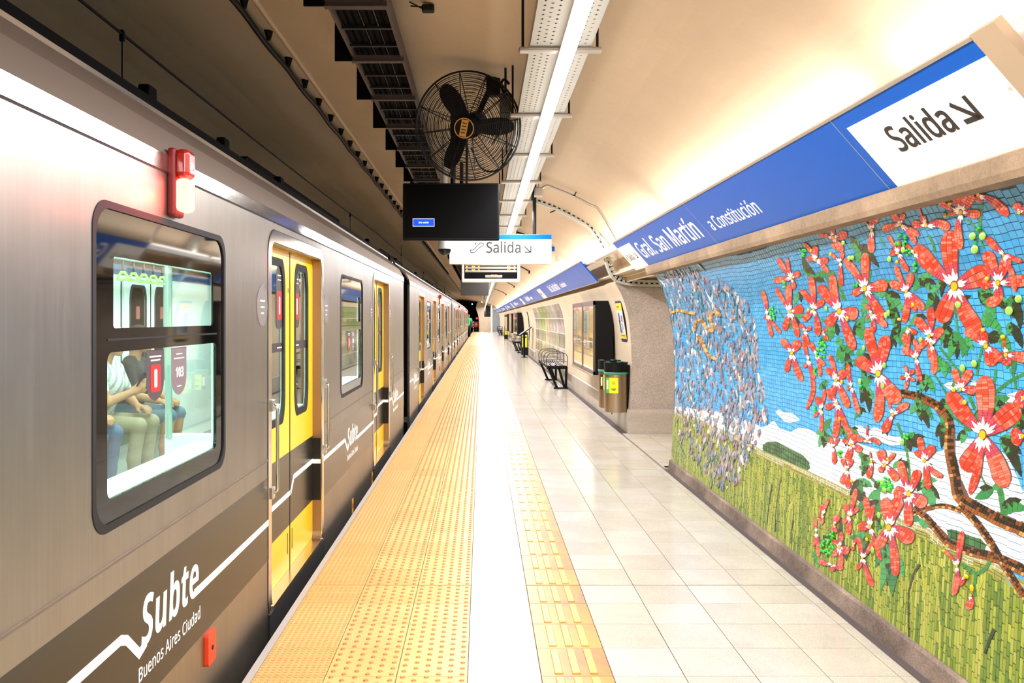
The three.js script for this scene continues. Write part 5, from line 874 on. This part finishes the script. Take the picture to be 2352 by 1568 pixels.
  for (const z of [0.39]) { obj('emergency_plate', side(rrect(z - 0.045, z + 0.045, 0.15, 0.272, 0.012, THREE.Shape), 0.014, SX - 0.001, 0.002), std({ color: 0xe03c14, roughness: 0.4 }), car); obj('key_slot', cyl(0.009, 0.009, 0.004, 12).rotateZ(Math.PI / 2).translate(SX + 0.016, 0.21, -z), M.rubber, car); }
  for (const [z, y] of [[4.1, -0.06], [5.36, -0.07]]) { obj('jacking_label', rg(SX - 0.001, SX + 0.002, y - 0.06, y + 0.06, z - 0.035, z + 0.035), std({ color: 0xe8a010, roughness: 0.5 }), car); obj('label_print', rg(SX - 0.001, SX + 0.003, y - 0.02, y + 0.02, z - 0.015, z + 0.015), M.ink, car); }
  return car;
}
{
  const car = buildCar();
  car.userData.label = 'stainless metro car with yellow doors and passengers seen through its window';
  for (let k = 1; k < 4; k++) { const c = copyOf(car, k === 1 ? 'stainless metro car coupled next to the car with the passengers' : k === 2 ? 'third stainless metro car, between two others of the train' : 'last stainless metro car of the train, with a man in green at its end', 'cars of the train'); c.position.copy(P(0, 0, CARS[k])); }
  car.userData.group = 'cars of the train';
  for (const Z of CARS) {
    for (const x of [-2.84, -1.84]) rectLight(CAB.color, CAB.intensity, 0.12, 16.4, P(x, 2.08, Z), P(x, 0, Z));
    const red = new THREE.PointLight(0xff2a1c, 0.55, 0, 2); red.position.copy(P(SX + 0.085, 1.92, Z)); red.castShadow = true; red.shadow.radius = 1.5; scene.add(red);
  }
}
// ------------------------------------------------------------------ platform furniture along the wall
function litterBin(Z, label, stickerGreen, group) {
  const g = thing('litter_bin', label, 'litter bin', P(1.772, 0.27, Z), group), r = 0.15;
  obj('body', [cyl(r, r, 0.5, 36, 0, 0.25, 0), cyl(r * 0.97, r * 0.97, 0.012, 36, 0, 0.002, 0)], M.binSteel, g);
  obj('liner_bag', [new THREE.TorusGeometry(r * 0.985, 0.012, 6, 30).rotateX(Math.PI / 2).scale(1, 1.6, 1).translate(0, 0.505, 0)], std({ color: 0x2f8a6a, roughness: 0.4 }), g);
  obj('rim', [new THREE.CylinderGeometry(r + 0.004, r + 0.004, 0.13, 36, 1, true).translate(0, 0.58, 0), new THREE.TorusGeometry(r + 0.002, 0.006, 6, 36).rotateX(Math.PI / 2).translate(0, 0.645, 0), new THREE.CylinderGeometry(r - 0.006, r - 0.006, 0.13, 36, 1, true).translate(0, 0.58, 0)], M.black, g);
  obj('bag_fold', [0.3, 1.4, 2.6, 3.9, 5.2].map((a) => new THREE.SphereGeometry(0.022, 8, 6).scale(1.4, 0.4, 1).translate(Math.cos(a) * r * 0.85, 0.645, Math.sin(a) * r * 0.85)), std({ color: 0x1f5a48, roughness: 0.3 }), g);
  const wrap = (a0, a1, y0, y1, m, nm, e = 0.001) => obj(nm, new THREE.CylinderGeometry(r + e, r + e, y1 - y0, 12, 1, true, a0, a1 - a0).translate(0, (y0 + y1) / 2, 0), m, g);
  wrap(-0.75, 0.05, 0.25, 0.45, M.sticker, 'yellow_label'); wrap(-1.15, -0.75, 0.25, 0.45, stickerGreen ? M.green : M.ink, 'side_label'); wrap(-0.55, -0.15, 0.3, 0.31, M.ink, 'label_print', 0.002); wrap(-0.5, -0.2, 0.285, 0.292, M.ink, 'label_print', 0.002); wrap(-0.5, -0.2, 0.36, 0.4, std({ color: 0xb8c010, roughness: 0.5 }), 'label_symbol', 0.002);
  wrap(-1.05, -0.85, 0.3, 0.42, M.lettering, 'label_print', 0.002);
  obj('wall_bracket', [bx(0.03, 0.58, 0.12, 0.155, 0.32, 0), bx(0.1, 0.05, 0.05, 0.11, 0.5, 0)], M.black, g);
  obj('lock_pin', cyl(0.006, 0.006, 0.04, 8, -0.06, -0.015, 0.05), M.black, g);
}
litterBin(11.17, 'steel wall-mounted litter bin with green and yellow label at the granite corner', true);
litterBin(11.72, 'steel wall-mounted litter bin with black and yellow label next to the advertising case', false);
function poster(g, w, h, z, kind) {            // printed sheet drawn as flat print
  const c = document.createElement('canvas'); c.width = 256; c.height = 256; const x = c.getContext('2d');
  const R = (f, a, b, cw, ch) => { x.fillStyle = f; x.fillRect(a, b, cw, ch); };
  if (kind === 'info') { R('#c8cdd0', 0, 0, 256, 256); R('#e2c01e', 0, 18, 256, 42); R('#e2c01e', 0, 206, 256, 26); R('#7a5e12', 30, 32, 120, 9); R('#7a5e12', 30, 214, 170, 6); R('#3b5c96', 40, 74, 70, 60); R('#232838', 30, 120, 60, 80); R('#8d5a34', 150, 90, 60, 40); R('#4a6a96', 120, 140, 26, 62); R('#3a4a60', 170, 140, 18, 40); R('#26241f', 0, 0, 256, 14); R('#26241f', 0, 236, 256, 20); }
  else { R('#d8d4b8', 0, 0, 256, 256); R('#c8c09a', 12, 14, 232, 120); R('#6f8f98', 30, 30, 60, 90); R('#b4a260', 150, 40, 80, 150); R('#c8862c', 20, 120, 60, 50); R('#e3d7ae', 0, 190, 256, 66); R('#a33a2c', 20, 4, 110, 14); R('#97a7a0', 110, 24, 26, 120); R('#6a6a5c', 0, 176, 256, 6); }
  const t = new THREE.CanvasTexture(c); t.colorSpace = THREE.SRGBColorSpace;
  return obj('poster', new THREE.PlaneGeometry(w, h).translate(0, 0, z), std({ map: t, roughness: 0.6 }), g);
}
function adCase(Z0, Z1, label, panes = 2, X = 1.64) {
  const L = Z1 - Z0, g = thing('advertising_case', label, 'display case', P(X, 0.67, (Z0 + Z1) / 2)); g.rotation.y = -Math.PI / 2;      // local x runs along the wall, z towards the platform
  const H = 1.08, D = 0.26;
  obj('cabinet', bx(L, H, D, 0, H / 2, -D / 2 - 0.012), M.black, g);
  obj('frame', [bx(L, 0.05, 0.03, 0, 0.025, 0), bx(L, 0.06, 0.03, 0, H - 0.03, 0), bx(0.05, H, 0.03, -L / 2 + 0.025, H / 2, 0), bx(0.05, H, 0.03, L / 2 - 0.025, H / 2, 0), bx(0.07, H, 0.03, 0, H / 2, 0)], std({ color: 0x6b5f52, roughness: 0.35, metalness: 0.5 }), g);
  for (let k = 0; k < panes; k++) { const w = L / panes - 0.09, c = -L / 2 + (k + 0.5) * L / panes; const p = poster(g, w, H - 0.12, -0.008, k ? 'ad' : 'ad2'); p.position.set(c, H / 2, 0); obj('pane', bx(w, H - 0.12, 0.004, c, H / 2, 0.006), phy({ color: 0xffffff, roughness: 0.03, transmission: 1, thickness: 0 }), g); }
  obj('bottom_ledge', bx(L + 0.02, 0.025, 0.06, 0, -0.012, 0), M.alu, g);
  obj('wall_mount', bx(L * 0.8, 0.5, 0.06, 0, H / 2 - 0.2, -D - 0.03), M.black, g);
  return g;
}
adCase(12.3, 15.1, 'wide two-pane advertising case on the plastered wall between bins and bench');
adCase(39, 43.5, 'far advertising case with a dark side, behind the lectern and second bench'); adCase(46.5, 50.5, 'far advertising case in the middle of three on the far wall'); adCase(54, 60, 'farthest advertising case before the grey door booth');
{ // framed notice on the curved wall
  const g = thing('notice_board', 'narrow framed notice with yellow header on the wall above the litter bins', 'notice', P(0, 0, 0)), y0 = 1.16, y1 = 1.745, Z0 = 11.25, Z1 = 11.75, xa = wallX(y0) + 0.02, xb = wallX(y1) + 0.02;
  const up = V3(xb - xa, y1 - y0, 0), H = up.length(); up.normalize(); const n = V3(-up.y, up.x, 0), h = new THREE.Group(); h.name = 'panel'; g.add(h);
  h.applyMatrix4(new THREE.Matrix4().makeBasis(V3(0, 0, 1), up, n).setPosition((xa + xb) / 2 + 0.002, (y0 + y1) / 2, -(Z0 + Z1) / 2));
  obj('backing', bx(0.5, H, 0.02, 0, 0, -0.012), M.blackMetal, h); poster(h, 0.46, H - 0.03, 0.001, 'info'); obj('wall_spacer', bx(0.3, H * 0.7, 0.02, 0, 0, -0.022), M.black, h);
}
function bench(Z, len, label) {
  const g = thing('platform_bench', label, 'bench', P(1.62, 0, Z + len / 2), 'platform benches'), wire = std({ color: 0xb8b6b4, metalness: 0.9, roughness: 0.3 });
  for (const s of [-1, 1]) { const z = s * (len / 2 - 0.06), leg = part('end_frame', g); obj('post', [bar(V3(0.02, 0.44, z), V3(0.14, 0.02, z), 0.05, 0.05), bar(V3(-0.2, 0.44, z), V3(-0.02, 0.02, z), 0.05, 0.05)], M.black, leg); obj('seat_beam', bx(0.44, 0.07, 0.05, -0.02, 0.45, z), M.black, leg); obj('foot', bx(0.3, 0.03, 0.06, 0.06, 0.015, z), M.black, leg); obj('rear_post', [bar(V3(0.18, 0.46, z), V3(0.17, 0.02, z), 0.05, 0.05)], M.black, leg); }
  obj('rail', [bx(0.05, 0.05, len, -0.2, 0.455, 0), bx(0.05, 0.05, len, 0.15, 0.455, 0)], M.black, g);
  for (let k = 0; k < 9; k++) obj('seat_wire', rod(V3(-0.22 + k * 0.05, 0.495, -len / 2 + 0.02), V3(-0.22 + k * 0.05, 0.495, len / 2 - 0.02), 0.006, 6), wire, g);
  const hoop = std({ color: 0x3c3c40, metalness: 0.6, roughness: 0.4 });
  for (const z of [-0.46, -0.16, 0.16, 0.46].map((k) => k * len)) { const h = part('arm_hoop', g); obj('hoop_wire', [tube([V3(-0.23, 0.49, z), V3(-0.235, 0.64, z), V3(-0.17, 0.74, z), V3(0.0, 0.755, z), V3(0.14, 0.75, z), V3(0.2, 0.68, z), V3(0.2, 0.49, z)], 0.008, 40, 6), rod(V3(-0.2, 0.58, z), V3(0.19, 0.58, z), 0.006)], hoop, h); }
}
bench(17.9, 2.6, 'black framed wire bench beside the large advertising case'); bench(36.2, 2.6, 'black framed wire bench behind the lectern'); bench(73, 2.6, 'farthest black framed bench near the grey door booth');
{ // information lectern
  const g = thing('information_lectern', 'black two-post information lectern with sloping board', 'lectern', P(1.62, 0, 32.2));
  for (const z of [-0.16, 0.16]) obj('post', [bx(0.06, 0.92, 0.07, 0, 0.46, z), bx(0.2, 0.015, 0.12, 0, 0.008, z)], M.black, g);
  obj('board', new THREE.BoxGeometry(0.55, 0.035, 0.75).rotateZ(0.62).translate(0.05, 1.0, 0), M.black, g); obj('board_print', new THREE.BoxGeometry(0.42, 0.004, 0.2).rotateZ(0.62).translate(0.035, 1.018, 0.14), M.lettering, g); obj('board_edge', [new THREE.BoxGeometry(0.56, 0.006, 0.025).rotateZ(0.62).translate(0.04, 1.02, -0.35), new THREE.BoxGeometry(0.56, 0.006, 0.025).rotateZ(0.62).translate(0.04, 1.02, 0.35)], M.alu, g);
  for (const [Z, l] of [[34.6, 'tall yellow and black litter bin behind the lectern'], [60.5, 'tall yellow and grey litter bin on the far platform']]) { const b = thing('litter_box', l, 'litter bin', P(1.75, 0, Z)); obj('body', rbx(0.26, 0.92, 0.36, 0.02, 0, 0.46, 0), M.blackMetal, b); obj('yellow_front', bx(0.2, 0.5, 0.004, 0, 0.56, 0.182), M.sticker, b); obj('slot', bx(0.16, 0.06, 0.006, 0, 0.72, 0.182), M.ink, b); }
  const v = thing('vent_grille', 'small grey ventilation grille low on the wall before the faded tiled picture wall', 'vent', P(1.895, 0.12, 31)); obj('frame', bx(0.02, 0.2, 0.6, 0, 0.06, 0), M.plinth, v); for (let k = 0; k < 4; k++) obj('slat', bx(0.012, 0.012, 0.5, -0.012, 0.0 + k * 0.035, 0), M.blackMetal, v);
  const cb = thing('wall_cable', 'dark cable drop on the plastered wall behind the lectern', 'cable', P(0, 0, 0)); obj('cable', tube([1.75, 1.5, 1.2, 0.9, 0.6].map((y) => P(wallX(y), y, 34 + (1.75 - y) * 0.4)), 0.016, 30, 6), M.blackMetal, cb);
}
{ // faded ceramic picture wall: square plates in rows
  const g = thing('tiled_picture_wall', 'faded ceramic tile picture of a green landscape on the curved wall behind the bench', 'mural'), rows = 5, cols = 7, Z0 = 19.7, Z1 = 30, y0 = 0.06, y1 = 1.86;
  const mats = [0, 1, 2, 3, 4, 5, 6, 7].map((k) => { const base = [[168, 168, 138], [150, 168, 104], [186, 176, 158], [140, 140, 120], [196, 184, 142], [170, 158, 150], [158, 150, 128], [190, 186, 170]][k]; return std({ map: texFrom(128, (x, y) => { const i = ((y * 2 + k * 60) % 512) * 512 + ((x * 4 + k * 97) % 512), i2 = (y & 511) * 512 + ((x * 4 + k * 31) % 512), v = (N1[i] - 0.5) * 130 + (N2[i2] - 0.5) * 60 + (N3[((y >> 2) * 512 + (x * 4 % 512) + k * 512) % 262144] - 0.5) * 110, w = N3[i]; return [cl(base[0] + v), cl(base[1] + v * 0.95 + (w - 0.5) * 30), cl(base[2] + v * 0.9 - (w - 0.5) * 40)]; }, [0.7, 0.9]), roughness: 0.3 }); });
  const pick = [[2, 7, 1, 1, 2, 7, 5], [5, 1, 1, 4, 2, 7, 5], [3, 6, 0, 4, 6, 0, 3], [6, 3, 4, 0, 3, 6, 5], [0, 6, 3, 0, 6, 3, 0]];
  for (let r = 0; r < rows; r++) for (let c = 0; c < cols; c++) { const ya = y0 + (y1 - y0) * r / rows, yb = y0 + (y1 - y0) * (r + 1) / rows - 0.022, za = Z0 + (Z1 - Z0) * c / cols, zb = Z0 + (Z1 - Z0) * (c + 1) / cols - 0.03, o = (y) => [wallX(y) + 0.02, y]; const ym = (ya + yb) / 2; obj('ceramic_plate', prism([o(ya), o(ym), o(yb), [o(yb)[0] - 0.014, yb], [o(ym)[0] - 0.014, ym], [o(ya)[0] - 0.014, ya]], za, zb), mats[pick[rows - 1 - r][cols - 1 - c]], g); }
  obj('grout_bed', sheet(WALL.filter(([, y]) => y > 0.04 && y < 1.88).map(([x, y]) => [x + 0.014, y]), 0.006, Z0 - 0.02, Z1 + 0.02), std({ color: 0xe4dccb, roughness: 0.8 }), g);
}
{ // exit passage lamp
  const g = thing('passage_lamp', 'white ceiling lamp in the exit passage', 'lamp', P(3.0, 2.02, 9.75)); obj('housing', bx(0.18, 0.05, 1.4, 0, -0.022, 0), M.white, g); obj('lamp_tube', bx(0.14, 0.02, 1.3, 0, -0.052, 0), M.coveTube, g); rectLight(PASS.color, PASS.intensity, 0.14, 1.3, P(3.0, 1.955, 9.75), P(3.0, 0, 9.75));
  const d = thing('drain_hole', 'small black drain opening at the end of the mural gutter', 'drain', P(1.89, 0.0, 8.53)); obj('frame', bx(0.09, 0.008, 0.07, 0, 0.0, 0), M.dark, d);
}
{ // far end: door booth, red tail board, signal, blue light
  const g = thing('door_booth', 'grey glazed door booth with a white post at the platform end', 'door', P(1.6, 0, 88)); obj('post', rbx(0.14, 2.9, 0.14, 0.02, -0.55, 1.45, 0), M.white, g); obj('frame', [bx(0.08, 2.6, 0.08, -0.42, 1.3, -0.1), bx(1.0, 0.1, 0.08, 0.05, 2.55, -0.1), bx(0.08, 2.2, 0.08, 0.3, 1.1, -0.1)], std({ color: 0x9aa3ac, roughness: 0.4 }), g); obj('door_leaf', bx(0.75, 2.3, 0.05, -0.05, 1.2, -0.12), std({ color: 0x848c94, roughness: 0.4 }), g); obj('top_panel', bx(0.75, 0.25, 0.05, -0.05, 2.45, -0.12), std({ color: 0xb0b8c0, roughness: 0.4 }), g); obj('handle', rbx(0.03, 0.12, 0.05, 0.01, -0.36, 1.1, -0.07), M.chrome, g);
  const r = thing('tail_board', 'red and white board with a black foot standing in the tunnel mouth', 'sign', P(-0.58, -0.05, 93)); obj('panel', rbx(0.52, 0.6, 0.06, 0.02, 0, 0.85, 0), std({ color: 0xd0241c, roughness: 0.4 }), r); obj('side_stripes', [-0.32, 0.32].flatMap((x) => [0.2, 0.5, 0.8, 1.1].map((y) => bx(0.1, 0.15, 0.05, x, y, 0))), M.white, r); obj('foot', bx(0.52, 0.55, 0.06, 0, 0.28, 0), M.black, r); const n = letters('6', 0.26, fontB); obj('number', n.translate(-0.09, 0.74, 0.031), M.lettering, r); obj('stand', bx(0.1, 1.05, 0.1, 0, -0.5, -0.02), M.black, r);
  const s = thing('track_signal', 'small signal glowing red above the red board in the tunnel mouth', 'signal', P(-0.52, 1.46, 94)); obj('housing', rbx(0.2, 0.3, 0.12, 0.02, 0, 0, -0.08), M.black, s); obj('lamp_lens', new THREE.SphereGeometry(0.1, 12, 8), std({ color: 0xff2030, emissive: 0xff2030, emissiveIntensity: 8 }), s); obj('post', bx(0.08, 2.5, 0.08, 0, -1.3, -0.1), M.black, s);
  const b = thing('blue_signal', 'small blue-white signal light high in the tunnel mouth', 'signal', P(-1.05, 3.05, 95)); obj('housing', rbx(0.24, 0.24, 0.12, 0.02, 0, 0, -0.08), M.black, b); obj('lamp_lens', new THREE.SphereGeometry(0.085, 12, 8), std({ color: 0x6090ff, emissive: 0x5a80ff, emissiveIntensity: 6 }), b); obj('hanger', bx(0.05, 0.5, 0.05, 0, 0.28, -0.08), M.black, b);
}
// ------------------------------------------------------------------ people: one continuous surface each, from joints with radii
function figure(bones, cell, colorOf) {
  const lo = V3(1e9, 1e9, 1e9), hi = V3(-1e9, -1e9, -1e9);
  for (const [a, b, r0, r1] of bones) for (const [p, r] of [[a, r0], [b, r1]]) { lo.min(V3(p[0] - r, p[1] - r, p[2] - r)); hi.max(V3(p[0] + r, p[1] + r, p[2] + r)); }
  lo.addScalar(-0.04); hi.addScalar(0.04);
  const size = Math.max(hi.x - lo.x, hi.y - lo.y, hi.z - lo.z), n = Math.ceil(size / cell) + 4, c = lo.clone().add(hi).multiplyScalar(0.5), half = (n / 2) * cell;
  const mc = new MarchingCubes(n, new THREE.MeshBasicMaterial(), false, false, 200000); mc.isolation = 0;
  const f = mc.field; f.fill(-1);
  const best = new Float32Array(f.length).fill(1), K2 = 0.018;
  for (const [a, b, r0, r1] of bones) {
    const R = Math.max(r0, r1) + 0.06, ix = (v, o) => Math.max(0, Math.min(n - 1, Math.round((v - o + half) / cell)));
    const x0 = ix(Math.min(a[0], b[0]) - R, c.x), x1 = ix(Math.max(a[0], b[0]) + R, c.x), y0 = ix(Math.min(a[1], b[1]) - R, c.y), y1 = ix(Math.max(a[1], b[1]) + R, c.y), z0 = ix(Math.min(a[2], b[2]) - R, c.z), z1 = ix(Math.max(a[2], b[2]) + R, c.z);
    const dx = b[0] - a[0], dy = b[1] - a[1], dz = b[2] - a[2], L2 = dx * dx + dy * dy + dz * dz || 1e-9;
    for (let z = z0; z <= z1; z++) for (let y = y0; y <= y1; y++) for (let x = x0; x <= x1; x++) {
      const px = x * cell - half + c.x - a[0], py = y * cell - half + c.y - a[1], pz = z * cell - half + c.z - a[2], t = Math.max(0, Math.min(1, (px * dx + py * dy + pz * dz) / L2));
      const d = Math.hypot(px - dx * t, py - dy * t, pz - dz * t) - (r0 + (r1 - r0) * t), k = x + y * n + z * n * n, h = Math.max(K2 - Math.abs(best[k] - d), 0) / K2;
      best[k] = Math.min(best[k], d) - h * h * K2 / 4;
    }
  }
  for (let i = 0; i < f.length; i++) f[i] = -best[i];
  mc.update();
  const cnt = mc.count, pos = new Float32Array(cnt * 3), nor = new Float32Array(cnt * 3), col = new Float32Array(cnt * 3);
  const bc = bones.map((b) => new THREE.Color(b[4]));
  for (let i = 0; i < cnt; i++) {
    const p = [0, 1, 2].map((k) => mc.positionArray[3 * i + k] * half + [c.x, c.y, c.z][k]); let m = 1e9, w = 0;
    bones.forEach(([a, b, r0, r1], q) => { const dx = b[0] - a[0], dy = b[1] - a[1], dz = b[2] - a[2], L2 = dx * dx + dy * dy + dz * dz || 1e-9, t = Math.max(0, Math.min(1, ((p[0] - a[0]) * dx + (p[1] - a[1]) * dy + (p[2] - a[2]) * dz) / L2)), d = Math.hypot(p[0] - a[0] - dx * t, p[1] - a[1] - dy * t, p[2] - a[2] - dz * t) - (r0 + (r1 - r0) * t); if (d < m) { m = d; w = q; } });
    for (let k = 0; k < 3; k++) { pos[3 * i + k] = p[k]; nor[3 * i + k] = mc.normalArray[3 * i + k]; }
    let q = bc[w]; if (colorOf) q = colorOf(p, q) || q;
    col[3 * i] = q.r; col[3 * i + 1] = q.g; col[3 * i + 2] = q.b;
  }
  const g = new THREE.BufferGeometry(); g.setAttribute('position', new THREE.BufferAttribute(pos, 3)); g.setAttribute('normal', new THREE.BufferAttribute(nor, 3)); g.setAttribute('color', new THREE.BufferAttribute(col, 3));
  return g;
}
const SKIN = 0xb98562, cloth = std({ color: 0xffffff, vertexColors: true, roughness: 0.8 });
function handBones(w, dir, palmN, skin) {               // palm and five curled fingers from the wrist
  const o = [], d = V3(...dir).normalize(), nrm = V3(...palmN).normalize(), sd = d.clone().cross(nrm), W = V3(...w), A = (v) => [v.x, v.y, v.z];
  const pt = (f, s, k) => W.clone().addScaledVector(d, f).addScaledVector(sd, s).addScaledVector(nrm, k);
  o.push([A(pt(0.01, -0.02, 0)), A(pt(0.08, -0.026, 0)), 0.02, 0.016, skin], [A(pt(0.01, 0.015, 0)), A(pt(0.08, 0.026, 0)), 0.02, 0.016, skin]);
  [[-0.032, 0.06], [-0.011, 0.072], [0.011, 0.067], [0.032, 0.05]].forEach(([s, L]) => { const a = pt(0.085, s, 0), b = pt(0.085 + L * 0.55, s * 1.05, L * 0.25), e = pt(0.085 + L * 0.75, s * 1.05, L * 0.75); o.push([A(a), A(b), 0.0095, 0.009, skin], [A(b), A(e), 0.009, 0.008, skin]); });
  const t0 = pt(0.025, -0.035, 0.005), t1 = pt(0.06, -0.062, 0.02), t2 = pt(0.09, -0.058, 0.04); o.push([A(t0), A(t1), 0.012, 0.011, skin], [A(t1), A(t2), 0.011, 0.009, skin]);
  return o;
}
// seated passenger on the far bench: local x towards the platform, origin on the saloon floor under the seat back
function sitter(Z, label, o) {
  const g = thing('person', label, 'person', P(FX + 0.12, 0.03, Z)), top = o.top, leg = o.leg, skin = o.skin || SKIN, shoe = o.shoe || 0x26221f, lean = o.lean || 0.05;
  const B = [], hx = 0.16, sy = 0.56;
  for (const s of [-1, 1]) {
    const hip = [hx, sy, s * 0.09], knee = [hx + 0.44, sy + 0.0, s * (o.spread || 0.14)], ank = [hx + 0.40, 0.1, s * (o.spread || 0.14)], shin = o.shorts ? skin : leg;
    B.push([hip, knee, 0.095, 0.068, leg], [knee, [ank[0], 0.28, ank[2]], 0.06, 0.055, shin], [[ank[0], 0.28, ank[2]], ank, 0.055, 0.042, shin], [[ank[0] - 0.03, 0.045, ank[2]], [ank[0] + 0.15, 0.035, ank[2] + s * 0.02], 0.042, 0.034, shoe]);
    const sh = [hx + 0.02 + lean, 1.02, s * 0.185], el = [hx + 0.12 + lean, 0.76, s * 0.24], wr = o.phone && s > 0 ? [hx + 0.36, 0.84, s * 0.06] : [hx + 0.33, 0.70, s * 0.1];
    B.push([[hx + lean, 1.05, s * 0.08], sh, 0.07, 0.062, top], [sh, [sh[0] + (el[0] - sh[0]) * 0.6, sh[1] + (el[1] - sh[1]) * 0.6, sh[2] + (el[2] - sh[2]) * 0.6], 0.06, 0.052, top], [sh, el, 0.05, 0.043, skin], [el, wr, 0.042, 0.03, skin]);
    B.push(...handBones(wr, o.phone && s > 0 ? [0.7, 0.6, -0.3] : [0.9, -0.1, -s * 0.3], o.phone && s > 0 ? [0.2, 0.2, -1] : [0, -1, 0], skin));
  }
  B.push([[hx, sy + 0.02, -0.07], [hx, sy + 0.02, 0.07], 0.13, 0.13, leg], [[hx, sy + 0.12, 0], [hx + lean, 0.9, 0], 0.15, 0.16, top], [[hx + lean, 0.95, -0.08], [hx + lean, 0.95, 0.08], 0.125, 0.125, top], [[hx + lean, 1.08, 0], [hx + lean + 0.03, 1.16, 0], 0.055, 0.052, skin]);
  const hc = [hx + lean + 0.06, 1.27, 0];
  B.push([[hc[0] - 0.01, hc[1] + 0.03, 0], [hc[0] + 0.015, hc[1] - 0.05, 0], 0.092, 0.07, skin], [[hc[0] + 0.085, hc[1] + 0.01, 0], [hc[0] + 0.105, hc[1] - 0.025, 0], 0.012, 0.016, skin], [[hc[0] + 0.06, hc[1] - 0.1, 0], [hc[0] + 0.07, hc[1] - 0.09, 0], 0.03, 0.03, skin]);
  for (const s of [-1, 1]) B.push([[hc[0] - 0.005, hc[1] + 0.02, s * 0.086], [hc[0] - 0.01, hc[1] - 0.02, s * 0.084], 0.016, 0.012, skin]);
  const stripes = o.stripe ? (p, q) => (q.getHex() === new THREE.Color(top).getHex() && Math.floor((p[1] * 0.6 + p[2]) * 38) % 3 === 0 ? new THREE.Color(o.stripe) : null) : null;
  obj('body', figure(B, 0.0115, stripes), cloth, g);
  obj('hair', new THREE.SphereGeometry(0.1, 18, 12, 0, 6.2832, 0, Math.PI * 0.52).scale(1.02, 1.05, 0.98).rotateZ(0.35).translate(hc[0] - 0.012, hc[1] + 0.035, 0), std({ color: o.hair || 0x2a1c14, roughness: 0.8 }), g);
  for (const s of [-1, 1]) obj('eye', new THREE.SphereGeometry(0.011, 8, 6).translate(hc[0] + 0.077, hc[1] + 0.012, s * 0.032), M.ink, g);
  obj('mouth', rbx(0.008, 0.008, 0.045, 0.003, hc[0] + 0.078, hc[1] - 0.058, 0), std({ color: 0x8a4a40, roughness: 0.6 }), g);
  if (o.cap) obj('cap', [new THREE.SphereGeometry(0.104, 18, 10, 0, 6.2832, 0, Math.PI / 2).translate(hc[0] - 0.005, hc[1] + 0.05, 0), new THREE.CylinderGeometry(0.085, 0.085, 0.008, 20).scale(1.1, 1, 0.9).translate(hc[0] + 0.1, hc[1] + 0.055, 0)], std({ color: o.cap, roughness: 0.8 }), g);
  return g;
}
sitter(6.55, 'seated passenger in blue jeans at the left edge of the train window', { top: 0x8b93a0, leg: 0x4c6284, lean: 0.02 });
sitter(7.3, 'seated passenger in striped pale shirt and khaki trousers holding a phone', { top: 0xd8d8d2, stripe: 0x9aa2a8, leg: 0x9a8f74, phone: 1, lean: 0.09, cap: 0xd6d4cc });
sitter(7.98, 'seated passenger in dark shirt and denim shorts beside the one with the phone', { top: 0x23252b, leg: 0x4e7088, shorts: 1, lean: 0.06, spread: 0.12 });
{ const ph = thing('mobile_phone', 'dark mobile phone in the hand of the passenger in khaki', 'phone', P(FX + 0.12 + 0.585, 0.03 + 0.945, 7.3 - 0.03)); obj('casing', rbx(0.012, 0.14, 0.07, 0.005), M.black, ph); obj('screen', bx(0.002, 0.125, 0.06, -0.007, 0, 0), std({ color: 0x20304a, emissive: 0x3a5a90, emissiveIntensity: 0.4 }), ph); ph.rotation.z = -0.5; }
{ // guard standing in the doorway at the end of the train
  const g = thing('person', 'man in a bright green shirt standing at the end of the last car', 'person', P(-1.02, 0.0, 67.2)), B = [], top = 0x35c48a, leg = 0x23252c;
  for (const s of [-1, 1]) { B.push([[s * 0.09, 0.9, 0], [s * 0.1, 0.5, 0.01], 0.09, 0.065, leg], [[s * 0.1, 0.5, 0.01], [s * 0.1, 0.09, 0], 0.062, 0.045, leg], [[s * 0.1, 0.045, -0.03], [s * 0.11, 0.04, 0.14], 0.043, 0.035, 0x151515], [[s * 0.08, 1.44, 0], [s * 0.2, 1.42, 0], 0.07, 0.06, top], [[s * 0.2, 1.42, 0], [s * 0.235, 1.26, 0], 0.058, 0.052, top], [[s * 0.2, 1.42, 0], [s * 0.26, 1.12, 0.02], 0.046, 0.04, SKIN], [[s * 0.26, 1.12, 0.02], [s * 0.27, 0.88, 0.08], 0.038, 0.028, SKIN], ...handBones([s * 0.27, 0.88, 0.08], [0, -1, 0.15], [-s, 0, 0.2], SKIN)); }
  B.push([[0, 0.95, 0], [0, 1.15, 0], 0.14, 0.135, top], [[0, 1.15, 0], [0, 1.36, 0], 0.14, 0.15, top], [[-0.07, 1.36, 0], [0.07, 1.36, 0], 0.115, 0.115, top], [[-0.06, 0.92, 0], [0.06, 0.92, 0], 0.12, 0.12, leg], [[0, 1.48, 0], [0, 1.57, 0.01], 0.055, 0.052, SKIN], [[0, 1.7, 0.01], [0, 1.62, 0.03], 0.09, 0.068, SKIN], [[0, 1.67, 0.1], [0, 1.645, 0.115], 0.012, 0.016, SKIN], [[-0.086, 1.68, 0], [-0.086, 1.65, 0], 0.014, 0.012, SKIN], [[0.086, 1.68, 0], [0.086, 1.65, 0], 0.014, 0.012, SKIN]);
  obj('body', figure(B, 0.0125), cloth, g); obj('hair', new THREE.SphereGeometry(0.098, 16, 10, 0, 6.2832, 0, Math.PI * 0.5).rotateX(-0.35).translate(0, 1.7, 0.0), std({ color: 0x1e1612, roughness: 0.8 }), g);
  for (const s of [-1, 1]) obj('eye', new THREE.SphereGeometry(0.011, 8, 6).translate(s * 0.032, 1.68, 0.092), M.ink, g); obj('mouth', rbx(0.045, 0.008, 0.008, 0.003, 0, 1.61, 0.092), std({ color: 0x8a4a40, roughness: 0.6 }), g);
}
renderer.render(scene, camera);
